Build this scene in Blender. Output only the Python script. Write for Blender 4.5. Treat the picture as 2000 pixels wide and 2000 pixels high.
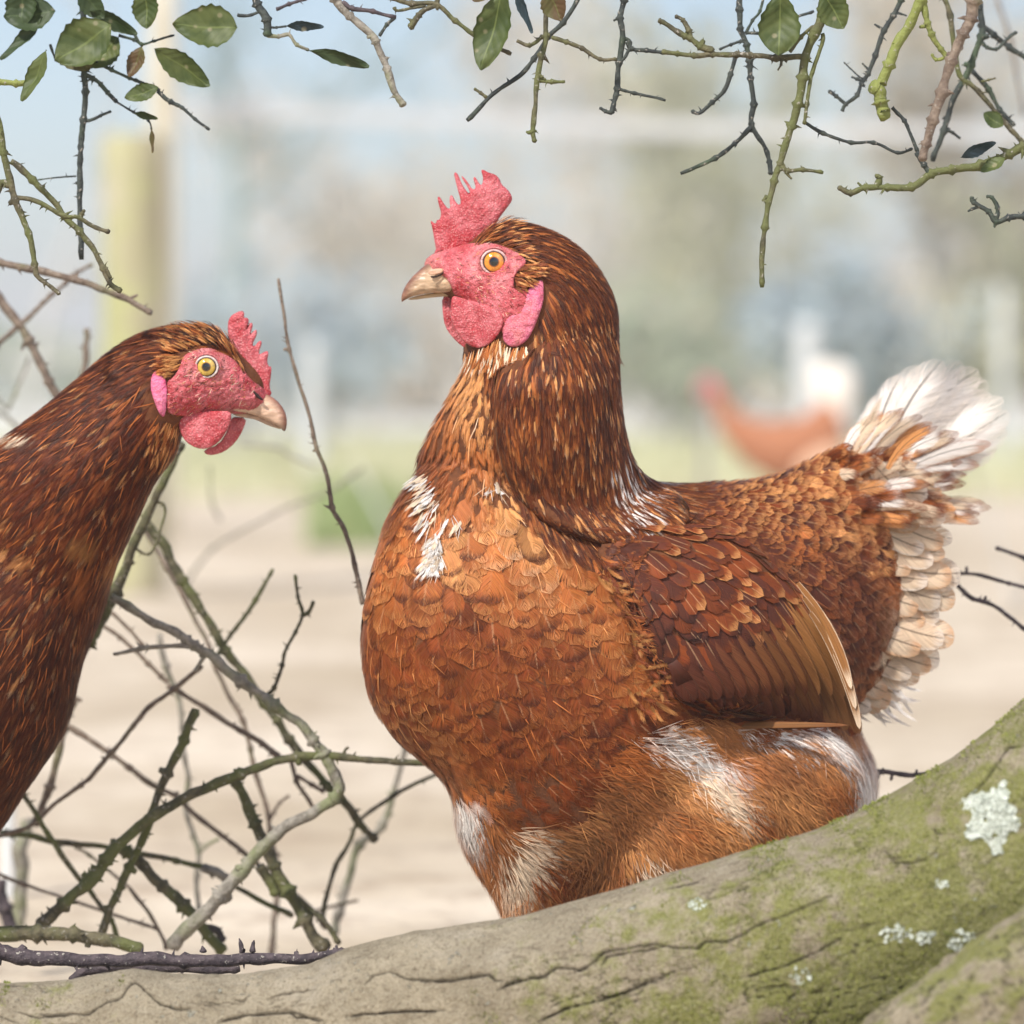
import bpy, bmesh, math, random
import numpy as np
from mathutils import Vector, Matrix
from mathutils.bvhtree import BVHTree

for o in list(bpy.data.objects): bpy.data.objects.remove(o)
SC = bpy.context.scene
COL = SC.collection
rng = np.random.default_rng(7)
random.seed(7)

# ------------------------------------------------------------ camera, sky, sun
F = 7480.0          # focal length in photo pixels (photo is 2000 wide)
D0 = 2.2            # metres from the lens to the hens
H = 0.40            # height of the lens
HY = 750.0          # photo row of the horizon
U = D0 / F          # metres per photo pixel at the hens
cam_d = bpy.data.cameras.new('camera')
cam = bpy.data.objects.new('camera', cam_d); COL.objects.link(cam)
cam.location = (0, 0, H); cam.rotation_euler = (math.radians(90), 0, 0)
cam_d.sensor_width = 36; cam_d.lens = 36 * F / 2000
cam_d.shift_y = (HY - 1000) / 2000
cam_d.clip_start = 0.05; cam_d.clip_end = 3000
cam_d.dof.use_dof = True; cam_d.dof.focus_distance = 2.15; cam_d.dof.aperture_fstop = 5.6
SC.camera = cam

SUN_EL, SUN_AZ = math.radians(46), math.radians(-38)   # azimuth from behind the camera, towards the left
w = bpy.data.worlds.new('World'); SC.world = w; w.use_nodes = True
nt = w.node_tree; nt.nodes.clear()
sky = nt.nodes.new('ShaderNodeTexSky'); sky.sky_type = 'NISHITA'; sky.sun_disc = False
sky.sun_elevation = SUN_EL; sky.sun_rotation = math.radians(180) - SUN_AZ * -1
sky.air_density = .8; sky.dust_density = 1.6; sky.ozone_density = .6
bg = nt.nodes.new('ShaderNodeBackground'); bg.inputs[1].default_value = 0.11
ou = nt.nodes.new('ShaderNodeOutputWorld')
nt.links.new(sky.outputs[0], bg.inputs[0]); nt.links.new(bg.outputs[0], ou.inputs[0])
sd = bpy.data.lights.new('sun', 'SUN'); sd.energy = 3.4; sd.angle = math.radians(4); sd.color = (1, 0.955, 0.89)
so = bpy.data.objects.new('sun', sd); COL.objects.link(so)
sdir = Vector((math.sin(SUN_AZ) * math.cos(SUN_EL), -math.cos(SUN_AZ) * math.cos(SUN_EL), math.sin(SUN_EL)))
so.rotation_euler = sdir.to_track_quat('Z', 'Y').to_euler()
SC.view_settings.view_transform = 'Standard'; SC.view_settings.look = 'None'
SC.view_settings.exposure = 0.6; SC.view_settings.gamma = 1
SC.cycles.transparent_max_bounces = 24
SC.cycles.max_bounces = 6; SC.cycles.diffuse_bounces = 3; SC.cycles.glossy_bounces = 2
SC.cycles.use_denoising = True

# ------------------------------------------------------------ general helpers
def PW(px, py, d):
    """photo pixel at distance d -> world (arrays welcome)"""
    px, py, d = np.broadcast_arrays(np.asarray(px, float), np.asarray(py, float), np.asarray(d, float))
    return np.stack([(px - 1000) / F * d, d, H - (py - HY) / F * d], -1)
def WP(p):
    p = np.asarray(p); return p[..., 0] / p[..., 1] * F + 1000, (H - p[..., 2]) / p[..., 1] * F + HY
def S(pts, k=2000 / 1932):            # points read from the full view
    return [(x * k, y * k) + tuple(r) for x, y, *r in pts]
def Z(ox, oy, size, pts, full=1932):  # points read from an enlarged view
    k = size / full
    return [(ox + x * k, oy + y * k) for x, y in pts]

def vnoise(p, seed=0):
    p = np.asarray(p, float); i = np.floor(p).astype(np.int64); f = p - i; f = f * f * (3 - 2 * f)
    def h(a):
        n = (a[..., 0] * 374761393 + a[..., 1] * 668265263 + a[..., 2] * 2147483647 + seed * 974711) & 0xffffffff
        n = ((n ^ (n >> 13)) * 1274126177) & 0xffffffff
        n = (n ^ (n >> 16)) & 0xffffffff
        return n / 4294967295.0
    r = 0
    for dx in (0, 1):
        for dy in (0, 1):
            for dz in (0, 1):
                wgt = (f[..., 0] if dx else 1 - f[..., 0]) * (f[..., 1] if dy else 1 - f[..., 1]) * (f[..., 2] if dz else 1 - f[..., 2])
                r = r + wgt * h(i + np.array([dx, dy, dz]))
    return r * 2 - 1
def fbm(p, oct=4, seed=0):
    r = 0; a = 1; p = np.asarray(p, float)
    for k in range(oct): r = r + a * vnoise(p * 2 ** k, seed + k); a *= .5
    return r / 1.9

def tag(o, label=None, cat=None, group=None, kind=None):
    if label: o['label'] = label
    if cat: o['category'] = cat
    if group: o['group'] = group
    if kind: o['kind'] = kind
    return o
def mesh_obj(name, verts, faces, mat, parent=None, smooth=True, attrs=None, uv=None):
    me = bpy.data.meshes.new(name)
    verts = np.asarray(verts, np.float32)
    if isinstance(faces, np.ndarray):
        k = faces.shape[1]; nf = len(faces)
        me.vertices.add(len(verts)); me.vertices.foreach_set('co', verts.ravel())
        me.loops.add(nf * k); me.loops.foreach_set('vertex_index', faces.astype(np.int32).ravel())
        me.polygons.add(nf); me.polygons.foreach_set('loop_start', np.arange(0, nf * k, k, dtype=np.int32))
        me.update(calc_edges=True)
    else:
        me.from_pydata([tuple(map(float, v)) for v in verts], [], faces)
    if smooth: me.polygons.foreach_set('use_smooth', [True] * len(me.polygons))
    for n, (typ, data) in (attrs or {}).items():
        a = me.attributes.new(n, typ, 'POINT')
        a.data.foreach_set({'FLOAT_COLOR': 'color', 'FLOAT_VECTOR': 'vector', 'FLOAT': 'value'}[typ], np.asarray(data, np.float32).ravel())
    me.validate(clean_customdata=False)
    if mat: me.materials.append(mat)
    o = bpy.data.objects.new(name, me); COL.objects.link(o)
    if parent is not None: o.parent = parent
    return o
def empty(name, loc=(0, 0, 0)):
    o = bpy.data.objects.new(name, None); COL.objects.link(o); o.location = loc; o.empty_display_size = .05
    return o
def adopt(root, child):
    """child is built in world coordinates; root may stand away from the origin"""
    child.parent = root; child.matrix_parent_inverse = Matrix.Translation(-Vector(root.location))
def fix_normals(o):
    bm = bmesh.new(); bm.from_mesh(o.data); bmesh.ops.recalc_face_normals(bm, faces=bm.faces); bm.to_mesh(o.data); bm.free()
def merge(parts):
    V, Fc, n = [], [], 0
    for v, f in parts:
        V.append(np.asarray(v, float)); Fc += [tuple(i + n for i in q) for q in f]; n += len(v)
    return np.concatenate(V), Fc

# ------------------------------------------------------------ materials
class N:
    """tiny node helper"""
    def __init__(s, name):
        s.m = bpy.data.materials.new(name); s.m.use_nodes = True; s.t = s.m.node_tree
        s.t.nodes.clear(); s.out = s.t.nodes.new('ShaderNodeOutputMaterial')
    def n(s, typ, ins=None, **kw):
        nd = s.t.nodes.new('ShaderNode' + typ)
        for k, v in kw.items(): setattr(nd, k, v)
        for k, v in (ins or {}).items(): s.put(nd.inputs[k], v)
        return nd
    def put(s, sock, v):
        if isinstance(v, bpy.types.NodeSocket): s.t.links.new(v, sock)
        elif isinstance(v, (tuple, list)) and len(v) == 3 and sock.type == 'RGBA': sock.default_value = (*v, 1)
        else: sock.default_value = v
    def math(s, op, a, b=0.0, c=0.0):
        nd = s.n('Math', operation=op); s.put(nd.inputs[0], a); s.put(nd.inputs[1], b); s.put(nd.inputs[2], c); return nd.outputs[0]
    def mix(s, f, a, b, mode='MIX'):
        nd = s.n('Mix', data_type='RGBA', blend_type=mode)
        s.put(nd.inputs[0], f); s.put(nd.inputs[6], a); s.put(nd.inputs[7], b); return nd.outputs[2]
    def ramp(s, f, stops):
        nd = s.n('ValToRGB', {0: f}); e = nd.color_ramp.elements
        while len(e) > 1: e.remove(e[-1])
        for i, (p, c) in enumerate(stops):
            el = e[0] if i == 0 else e.new(p)
            el.position = p; el.color = (*c, 1) if len(c) == 3 else c
        return nd.outputs[0]
    def ss(s, x, a, b):
        nd = s.n('MapRange', {0: x, 1: a, 2: b, 3: 0.0, 4: 1.0}, interpolation_type='SMOOTHSTEP'); return nd.outputs[0]
    def noise(s, scale, vec=None, detail=4, rough=.55, dist=0):
        nd = s.n('TexNoise', {'Scale': scale, 'Detail': detail, 'Roughness': rough, 'Distortion': dist})
        if vec is not None: s.put(nd.inputs['Vector'], vec)
        return nd.outputs[0]
    def pos(s): return s.n('NewGeometry').outputs['Position']
    def scalevec(s, v, sc):
        nd = s.n('Mapping'); s.put(nd.inputs[0], v); nd.inputs['Scale'].default_value = sc; return nd.outputs[0]
    def bump(s, h, strength, dist):
        return s.n('Bump', {'Height': h, 'Strength': strength, 'Distance': dist}).outputs[0]
    def finish(s, **ins):
        b = s.n('BsdfPrincipled')
        for k, v in ins.items(): s.put(b.inputs[k.replace('_', ' ')], v)
        s.t.links.new(b.outputs[0], s.out.inputs[0]); s.b = b
        return s.m

def mat_feather(name, transl=0.0, sheen=.25):
    k = N(name)
    uv = k.n('Attribute', attribute_name='FU').outputs['Vector']
    x = k.n('SeparateXYZ', {0: uv}); u, v, side = x.outputs[0], x.outputs[1], x.outputs[2]
    au = k.math('ABSOLUTE', u)
    f = k.n('SeparateXYZ', {0: k.n('Attribute', attribute_name='FV').outputs['Vector']})
    rnd, lpx, shaft = f.outputs
    A = k.n('Attribute', attribute_name='Col'); B = k.n('Attribute', attribute_name='Col2')
    b = k.math('MULTIPLY', k.math('SUBTRACT', v, k.math('MULTIPLY', au, .30)), lpx)
    sg = k.math('SIGN', u)
    vec = k.n('CombineXYZ', {0: b, 1: k.math('MULTIPLY_ADD', au, .8, k.math('MULTIPLY', sg, 5.0)), 2: k.math('MULTIPLY', rnd, 97.0)}).outputs[0]
    n1 = k.noise(.55, vec, 2, .6)
    n2 = k.noise(.25, k.scalevec(vec, (1, .5, 1)), 1, .5)
    edge = k.math('MAXIMUM', k.math('POWER', au, 3.2), k.ss(v, .66, 1.02))
    ev = k.math('ADD', edge, k.math('MULTIPLY', k.math('SUBTRACT', n2, .5), .5))
    fr = k.math('MULTIPLY', k.ss(ev, .35, .95), B.outputs['Alpha'])
    c = k.mix(fr, A.outputs['Color'], B.outputs['Color'])
    val = k.math('MULTIPLY_ADD', n1, 1.3, k.math('MULTIPLY_ADD', rnd, .34, .16))
    hs = k.n('HueSaturation', {'Hue': k.math('MULTIPLY_ADD', n2, .02, .49), 'Saturation': 1.0, 'Value': val, 'Color': c}).outputs[0]
    sm = k.math('MULTIPLY', k.math('SUBTRACT', 1.0, k.ss(au, .02, .10)), k.math('ABSOLUTE', shaft))
    lightshaft = k.mix(k.math('GREATER_THAN', shaft, 0.0), (.05, .025, .015), (.75, .45, .24))
    c2 = k.mix(sm, hs, lightshaft)
    nn = k.math('MULTIPLY_ADD', k.math('SUBTRACT', k.noise(.9, vec, 1, .5), .5), 2.6, .5)
    al = k.math('GREATER_THAN', nn, k.math('MULTIPLY', k.math('MULTIPLY', A.outputs['Alpha'], 1.25), k.math('MAXIMUM', k.ss(au, .15, 1), k.ss(v, .55, 1))))
    bsdf = k.n('BsdfPrincipled', {'Base Color': c2, 'Roughness': .48, 'Specular IOR Level': .16, 'Sheen Weight': sheen, 'Sheen Roughness': .4,
                                  'Normal': k.bump(n1, .35, .0006)})
    k.put(bsdf.inputs['Sheen Tint'], (1, .75, .5))
    sh = bsdf.outputs[0]
    if transl:
        tr = k.n('BsdfTranslucent', {0: c2})
        sh = k.n('MixShader', {0: transl, 1: sh, 2: tr.outputs[0]}).outputs[0]
    tp = k.n('BsdfTransparent')
    ms = k.n('MixShader', {0: al, 1: tp.outputs[0], 2: sh})
    k.t.links.new(ms.outputs[0], k.out.inputs[0])
    return k.m

def mat_vcol_skin(name, scale=900, bump=.5, rough=.5, speck=.35, sss=.12):
    k = N(name)
    A = k.n('Attribute', attribute_name='Col').outputs['Color']
    p = k.pos()
    n1 = k.noise(scale, p, 3, .6); n2 = k.noise(scale * .25, p, 3, .6)
    vo = k.n('TexVoronoi', {'Scale': scale * .9, 'Vector': p}).outputs[0]
    c = k.mix(k.math('MULTIPLY', k.ss(vo, .45, .05), speck), A, (.95, .55, .52))
    c = k.mix(k.math('MULTIPLY', k.ss(n2, .48, .72), .6), c, (.34, .025, .035)); c = k.mix(k.math('MULTIPLY', k.ss(k.noise(scale * .5, k.scalevec(p, (1, 1, 2.2)), 4, .7, 1.5), .56, .70), .5), c, (.16, .02, .025))
    c = k.n('HueSaturation', {'Value': k.math('MULTIPLY_ADD', n1, .9, .55), 'Color': c}).outputs[0]
    h = k.math('ADD', k.math('MULTIPLY', vo, -.6), n1)
    return k.finish(Base_Color=c, Roughness=rough, Subsurface_Weight=sss, Subsurface_Radius=(.004, .001, .0006), Subsurface_Scale=.5,
                    Normal=k.bump(h, bump, .0008), Specular_IOR_Level=.45)

def mat_simple(name, c1, c2, scale=40, rough=.7, bump=.3, bd=.002, detail=5, stretch=(1, 1, 1), spec=.3):
    k = N(name); p = k.scalevec(k.pos(), stretch)
    n1 = k.noise(scale, p, detail, .6)
    c = k.mix(k.ss(n1, .3, .7), c1, c2)
    return k.finish(Base_Color=c, Roughness=rough, Specular_IOR_Level=spec, Normal=k.bump(k.noise(scale * 3, p, 4, .6), bump, bd))

M = {}
M['feather'] = mat_feather('feather', 0, .10)
M['tail'] = mat_feather('tail_feather', .35, .1)
M['comb'] = mat_vcol_skin('comb_skin', 900, .9, .45, .45)
M['skin'] = mat_vcol_skin('face_skin', 1000, .8, .5, .4)
M['under'] = mat_simple('down', (.10, .035, .014), (.16, .055, .02), 200, .9)
M['down_white'] = mat_simple('down_white', (.6, .5, .42), (.75, .68, .6), 200, .9)

def mat_beak():
    k = N('beak_horn'); A = k.n('Attribute', attribute_name='Col').outputs['Color']; p = k.pos()
    n1 = k.noise(350, k.scalevec(p, (.5, 1, 1.6)), 4, .6)
    c = k.n('HueSaturation', {'Value': k.math('MULTIPLY_ADD', n1, 1.0, .5), 'Color': A}).outputs[0]
    return k.finish(Base_Color=c, Roughness=.38, Normal=k.bump(n1, .35, .0008), Subsurface_Weight=.08, Subsurface_Radius=(.003, .002, .001))
M['beak'] = mat_beak()
k = N('eye'); A = k.n('Attribute', attribute_name='Col').outputs['Color']
M['eye'] = k.finish(Base_Color=A, Roughness=.04, Coat_Weight=1.0, Coat_Roughness=.02, Specular_IOR_Level=.6)

def mat_branch(name, c1, c2, green, g=.5):
    k = N(name); p = k.pos()
    n1 = k.noise(160, p, 5, .65); n2 = k.noise(28, p, 4, .6); n3 = k.noise(420, p, 3, .6)
    c = k.mix(k.ss(n1, .35, .65), c1, c2)
    c = k.mix(k.math('MULTIPLY', k.ss(n2, .62 - g * .35, .78 - g * .3), .85), c, green)
    c = k.mix(k.ss(n3, .60, .72), c, (.36, .33, .28))
    return k.finish(Base_Color=c, Roughness=.75, Normal=k.bump(k.math('ADD', n1, n3), .7, .0015))
M['tw_olive'] = mat_branch('twig_olive', (.055, .048, .026), (.14, .12, .065), (.115, .13, .035), .6)
M['tw_dark'] = mat_branch('twig_dark', (.022, .028, .028), (.05, .06, .05), (.06, .09, .045), .3)
M['tw_brown'] = mat_branch('twig_brown', (.13, .09, .065), (.25, .19, .14), (.19, .19, .09), .25)
M['tw_grey'] = mat_branch('twig_grey', (.17, .15, .12), (.33, .30, .25), (.20, .22, .10), .4)
M['tw_plum'] = mat_branch('twig_plum', (.035, .025, .03), (.10, .075, .08), (.09, .08, .05), .05)
M['tw_green'] = mat_branch('twig_green', (.12, .13, .03), (.22, .23, .06), (.22, .25, .06), .9)

def mat_leaf(name, c1, c2):
    k = N(name); f = k.n('SeparateXYZ', {0: k.n('Attribute', attribute_name='FU').outputs['Vector']})
    u, v, rd = f.outputs; p = k.pos(); au = k.math('ABSOLUTE', u)
    n1 = k.noise(60, p, 4, .6)
    c = k.mix(k.ss(n1, .35, .65), c1, c2)
    wv = k.math('SINE', k.math('MULTIPLY', k.math('SUBTRACT', v, k.math('MULTIPLY', au, .22)), 42.0))
    c = k.mix(k.math('MULTIPLY', k.ss(wv, .8, 1.0), .12), c, tuple(x * 1.5 for x in c2))
    c = k.mix(k.math('SUBTRACT', 1.0, k.ss(au, .02, .07)), c, tuple(min(1, x * 1.4) for x in c2))
    vo = k.n('TexVoronoi', {'Scale': 95.0, 'Vector': p}).outputs[0]
    c = k.mix(k.math('MULTIPLY', k.ss(vo, .2, .08), .5), c, (.42, .36, .22))
    b = k.n('BsdfPrincipled', {'Base Color': c, 'Roughness': .55, 'Normal': k.bump(k.math('ADD', k.math('MULTIPLY', wv, .3), n1), .3, .0008)})
    t = k.n('BsdfTranslucent', {0: k.mix(.5, c, (.22, .3, .03))})
    ms = k.n('MixShader', {0: .3, 1: b.outputs[0], 2: t.outputs[0]})
    k.t.links.new(ms.outputs[0], k.out.inputs[0]); return k.m
M['leaf'] = mat_leaf('leaf_green', (.055, .085, .016), (.12, .15, .04))
M['leaf_dark'] = mat_leaf('leaf_dark', (.03, .055, .015), (.06, .09, .03))
M['leaf_brown'] = mat_leaf('leaf_brown', (.13, .07, .03), (.12, .12, .035))
M['leaf_blue'] = mat_leaf('leaf_blue', (.02, .045, .06), (.04, .07, .09))

# ------------------------------------------------------------ inflating outlines into rounded solids
def inpoly(x, y, poly):
    r = np.zeros(np.shape(x), bool); n = len(poly); j = n - 1
    for i in range(n):
        xi, yi = poly[i][:2]; xj, yj = poly[j][:2]
        if yi != yj:
            r ^= ((yi > y) != (yj > y)) & (x < (xj - xi) * (y - yi) / (yj - yi) + xi)
        j = i
    return r
def segdist(x, y, poly, closed=True):
    """distance and nearest point to a polyline"""
    best = np.full(np.shape(x), 1e18); bx = np.zeros_like(best); by = np.zeros_like(best)
    n = len(poly)
    for i in range(n if closed else n - 1):
        ax, ay = poly[i][:2]; cx, cy = poly[(i + 1) % n][:2]
        dx, dy = cx - ax, cy - ay; L = dx * dx + dy * dy + 1e-9
        t = np.clip(((x - ax) * dx + (y - ay) * dy) / L, 0, 1)
        qx, qy = ax + t * dx, ay + t * dy; d = (x - qx) ** 2 + (y - qy) ** 2
        m = d < best; best = np.where(m, d, best); bx = np.where(m, qx, bx); by = np.where(m, qy, by)
    return np.sqrt(best), bx, by
def smooth_poly(poly, it=2):
    p = np.array([q[:2] for q in poly], float)
    for _ in range(it):
        a = np.roll(p, -1, 0); p = np.stack([.75 * p + .25 * a, .25 * p + .75 * a], 1).reshape(-1, 2)
    return p
def inflate(poly, step, k=1.0, it=1):
    """grid over the outline; returns px, py, h, quads (indices), boundary mask"""
    poly = smooth_poly(poly, it) if it else np.array(poly, float)
    x0, y0 = poly.min(0) - step * 2; x1, y1 = poly.max(0) + step * 2
    nx, ny = int((x1 - x0) / step) + 1, int((y1 - y0) / step) + 1
    gx, gy = np.meshgrid(x0 + np.arange(nx) * step, y0 + np.arange(ny) * step)
    inn = inpoly(gx, gy, poly)
    u = np.zeros((ny, nx)); lev = [8, 4, 2, 1]
    prev = None
    for L in lev:
        m = inn[::L, ::L]; h2 = (step * L) ** 2
        if prev is None: uu = np.zeros(m.shape)
        else:
            uu = np.repeat(np.repeat(prev, 2, 0), 2, 1)[:m.shape[0], :m.shape[1]]
            uu = np.pad(uu, ((0, m.shape[0] - uu.shape[0]), (0, m.shape[1] - uu.shape[1])), mode='edge')
        uu = uu * m
        for _ in range(260):
            q = np.pad(uu, 1)
            uu = (q[2:, 1:-1] + q[:-2, 1:-1] + q[1:-1, 2:] + q[1:-1, :-2] + 2 * h2) * .25 * m
        prev = uu
    u = prev
    cell = inn[:-1, :-1] | inn[1:, :-1] | inn[:-1, 1:] | inn[1:, 1:]
    use = np.zeros_like(inn); use[:-1, :-1] |= cell; use[1:, :-1] |= cell; use[:-1, 1:] |= cell; use[1:, 1:] |= cell
    out = use & ~inn
    _, bx, by = segdist(gx[out], gy[out], poly)
    gx = gx.copy(); gy = gy.copy(); gx[out] = bx; gy[out] = by
    idx = -np.ones(inn.shape, int); idx[use] = np.arange(use.sum())
    cy, cx = np.nonzero(cell)
    q = np.stack([idx[cy, cx], idx[cy, cx + 1], idx[cy + 1, cx + 1], idx[cy + 1, cx]], 1)
    h = np.sqrt(np.maximum(u, 0)) * k
    return gx[use], gy[use], h[use], q, out[use]
def solid(poly, step, k, depth, back=1.0, it=1, noise=None, hmax=None):
    """closed solid in world coordinates around mid-depth `depth` (pixels, may be a function of px,py)"""
    px, py, h, q, bd = inflate(poly, step, k, it)
    if hmax: h = hmax * np.tanh(h / hmax)
    dz = np.zeros(px.shape) + (depth(px, py) if callable(depth) else depth)
    hf = h + (noise(px, py) * (1 - bd) * np.clip(h / (h.max() * .3), 0, 1) if noise else 0)
    f = PW(px, py, D0 + (dz - hf) * U); n = len(px)
    bidx = np.arange(n); inner = np.nonzero(~bd)[0]; bidx[inner] = n + np.arange(len(inner))
    b = PW(px[inner], py[inner], D0 + (dz[inner] + h[inner] * back) * U)
    V = np.concatenate([f, b])
    Fc = [tuple(r) for r in q] + [tuple(bidx[r][::-1]) for r in q]
    Fc = [t for t in Fc if len(set(t)) >= 3]
    return V, Fc
CAMP = Vector((0, 0, H))
def front_depth(bvh, px, py, default=0.0):
    """depth in pixels of the surface first met by the line of sight"""
    out = np.full(len(px), np.nan)
    for i, (x, y) in enumerate(zip(px, py)):
        d = Vector(((x - 1000) / F, 1, -(y - HY) / F)); L = d.length
        hit = bvh.ray_cast(CAMP, d / L)
        if hit[0] is not None: out[i] = (hit[0].y - D0) / U
    if np.isnan(out).any():
        ok = ~np.isnan(out)
        if ok.any():
            for i in np.nonzero(~ok)[0]:
                j = np.argmin((px[ok] - px[i]) ** 2 + (py[ok] - py[i]) ** 2); out[i] = out[ok][j]
        else: out[:] = default
    return out
def patch(poly, step, k, bvh, lift=0, sink=10, it=1, noise=None, hmax=None, smooth=0, maxdepth=None, fade=None):
    """solid lying on the surface of bvh"""
    px, py, h, q, bd = inflate(poly, step, k, it)
    if hmax: h = hmax * np.tanh(h / hmax)
    if fade: fd = fade(px, py); h = h * fd; lift = lift * fd - 8 * (1 - fd)
    dz = front_depth(bvh, px, py)
    if maxdepth is not None: dz = np.minimum(dz, maxdepth)
    for _ in range(smooth):
        acc = np.zeros(len(px)); cnt = np.zeros(len(px))
        for a, b in ((0, 1), (1, 2), (2, 3), (3, 0)):
            np.add.at(acc, q[:, a], dz[q[:, b]]); np.add.at(cnt, q[:, a], 1)
            np.add.at(acc, q[:, b], dz[q[:, a]]); np.add.at(cnt, q[:, b], 1)
        dz = .3 * dz + .7 * acc / cnt
    hf = h + (noise(px, py) * (1 - bd) * np.clip(h / (h.max() * .3), 0, 1) if noise else 0)
    f = PW(px, py, D0 + (dz - lift - hf) * U); n = len(px)
    bidx = np.arange(n); inner = np.nonzero(~bd)[0]; bidx[inner] = n + np.arange(len(inner))
    lf = np.zeros(n) + lift; f[bd] = PW(px[bd], py[bd], D0 + (dz[bd] - lf[bd] + sink * .5) * U)
    b = PW(px[inner], py[inner], D0 + (dz[inner] - lf[inner] + sink) * U)
    Fc = [tuple(r) for r in q] + [tuple(bidx[r][::-1]) for r in q]
    return np.concatenate([f, b]), [t for t in Fc if len(set(t)) >= 3]
def colour_attr(V, fn):
    px, py = WP(V); c = np.ones((len(V), 4)); c[:, :3] = fn(px, py, V); return {'Col': ('FLOAT_COLOR', c)}

def remeshed(name, parts, mat, voxel=.0016, smooth=8):
    V, Fc = merge(parts)
    o = mesh_obj(name + '_raw', V, Fc, mat)
    fix_normals(o)
    m = o.modifiers.new('r', 'REMESH'); m.mode = 'VOXEL'; m.voxel_size = voxel; m.use_smooth_shade = True
    m2 = o.modifiers.new('s', 'SMOOTH'); m2.factor = .5; m2.iterations = smooth
    dg = bpy.context.evaluated_depsgraph_get(); dg.update()
    me = bpy.data.meshes.new_from_object(o.evaluated_get(dg)); me.name = name
    bpy.data.objects.remove(o)
    me.materials.clear(); me.materials.append(mat)
    r = bpy.data.objects.new(name, me); COL.objects.link(r)
    return r
def bvh_of(o):
    me = o.data
    return BVHTree.FromPolygons([v.co.copy() for v in me.vertices], [tuple(p.vertices) for p in me.polygons])

# ------------------------------------------------------------ feathers
def surface_samples(o, spacing, over=6):
    me = o.data; me.calc_loop_triangles()
    co = np.empty(len(me.vertices) * 3); me.vertices.foreach_get('co', co); co = co.reshape(-1, 3)
    tr = np.empty(len(me.loop_triangles) * 3, np.int32); me.loop_triangles.foreach_get('vertices', tr); tr = tr.reshape(-1, 3)
    a, b, c = co[tr[:, 0]], co[tr[:, 1]], co[tr[:, 2]]
    cr = np.cross(b - a, c - a); ar = np.linalg.norm(cr, axis=1) / 2; nm = cr / (2 * ar[:, None] + 1e-15)
    n = int(ar.sum() / spacing ** 2 * over)
    t = rng.choice(len(tr), n, p=ar / ar.sum()); r1, r2 = rng.random(n), rng.random(n); s = np.sqrt(r1)
    P = a[t] * (1 - s)[:, None] + b[t] * (s * (1 - r2))[:, None] + c[t] * (s * r2)[:, None]
    key = np.floor(P / spacing).astype(np.int64); key = key[:, 0] * 73856093 ^ key[:, 1] * 19349663 ^ key[:, 2] * 83492791
    _, ix = np.unique(key, return_index=True)
    return P[ix], nm[t][ix]
class Bunch:
    """feathers collected into one mesh"""
    keys = ['P0', 'P1', 'P2', 'N0', 'N1', 'N2', 'W', 'vm', 'te', 'col', 'col2', 'shred', 'fringe', 'shaft', 'L', 'arch']
    def __init__(s): s.d = {k: [] for k in s.keys}
    def add(s, **kw):
        for k in s.keys: s.d[k].append(kw[k])
    def build(s, name, mat, parent, nu=5, nv=7):
        d = {k: np.array(v, float) for k, v in s.d.items()}; n = len(d['W'])
        if n == 0: return None
        vs = np.sin(np.linspace(0, 1, nv) * math.pi / 2) * .7 + np.linspace(0, 1, nv) * .3; v = vs[None, :, None]; P0, P1, P2 = (d[k][:, None, :] for k in ('P0', 'P1', 'P2'))
        C = P0 * (2 * v * v - 3 * v + 1) + P1 * (4 * v - 4 * v * v) + P2 * (2 * v * v - v)
        T = P0 * (4 * v - 3) + P1 * (4 - 8 * v) + P2 * (4 * v - 1)
        Nn = np.where(v < .5, d['N0'][:, None] * (1 - 2 * v) + d['N1'][:, None] * 2 * v, d['N1'][:, None] * (2 - 2 * v) + d['N2'][:, None] * (2 * v - 1))
        Sd = np.cross(T, Nn); Sd /= np.linalg.norm(Sd, axis=2, keepdims=True) + 1e-12
        vv = v[:, :, 0]; vm = d['vm'][:, None]
        rise = .45 + .55 * np.sin(np.clip(vv / vm, 0, 1) * math.pi / 2)
        fall = (1 - np.clip((vv - vm) / (1 - vm), 0, 1) ** 2) ** d['te'][:, None]
        wd = d['W'][:, None] * .5 * rise * fall
        u = np.linspace(-1, 1, nu)[None, None, :]
        X = C[:, :, None, :] + Sd[:, :, None, :] * (u * wd[:, :, None])[..., None] - Nn[:, :, None, :] * (d['arch'][:, None, None] * wd[:, :, None] * u * u)[..., None]
        V = X.reshape(-1, 3)
        i = np.arange(n)[:, None, None] * nu * nv; a = np.arange(nv - 1)[None, :, None] * nu; b = np.arange(nu - 1)[None, None, :]
        q = i + a + b; Fc = np.stack([q, q + 1, q + nu + 1, q + nu], -1).reshape(-1, 4)
        def rep(z): return np.repeat(z, nu * nv, 0)
        FU = np.zeros((n, nv, nu, 3)); FU[..., 0] = u; FU[..., 1] = vs[None, :, None]
        rd = rng.random(n)
        FV = rep(np.stack([rd, d['L'], d['shaft']], 1))
        A = rep(np.concatenate([d['col'], d['shred'][:, None]], 1)); B = rep(np.concatenate([d['col2'], d['fringe'][:, None]], 1))
        return mesh_obj(name, V, Fc, mat, parent, True, {'Col': ('FLOAT_COLOR', A), 'Col2': ('FLOAT_COLOR', B), 'FU': ('FLOAT_VECTOR', FU.reshape(-1, 3)), 'FV': ('FLOAT_VECTOR', FV)})

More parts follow.
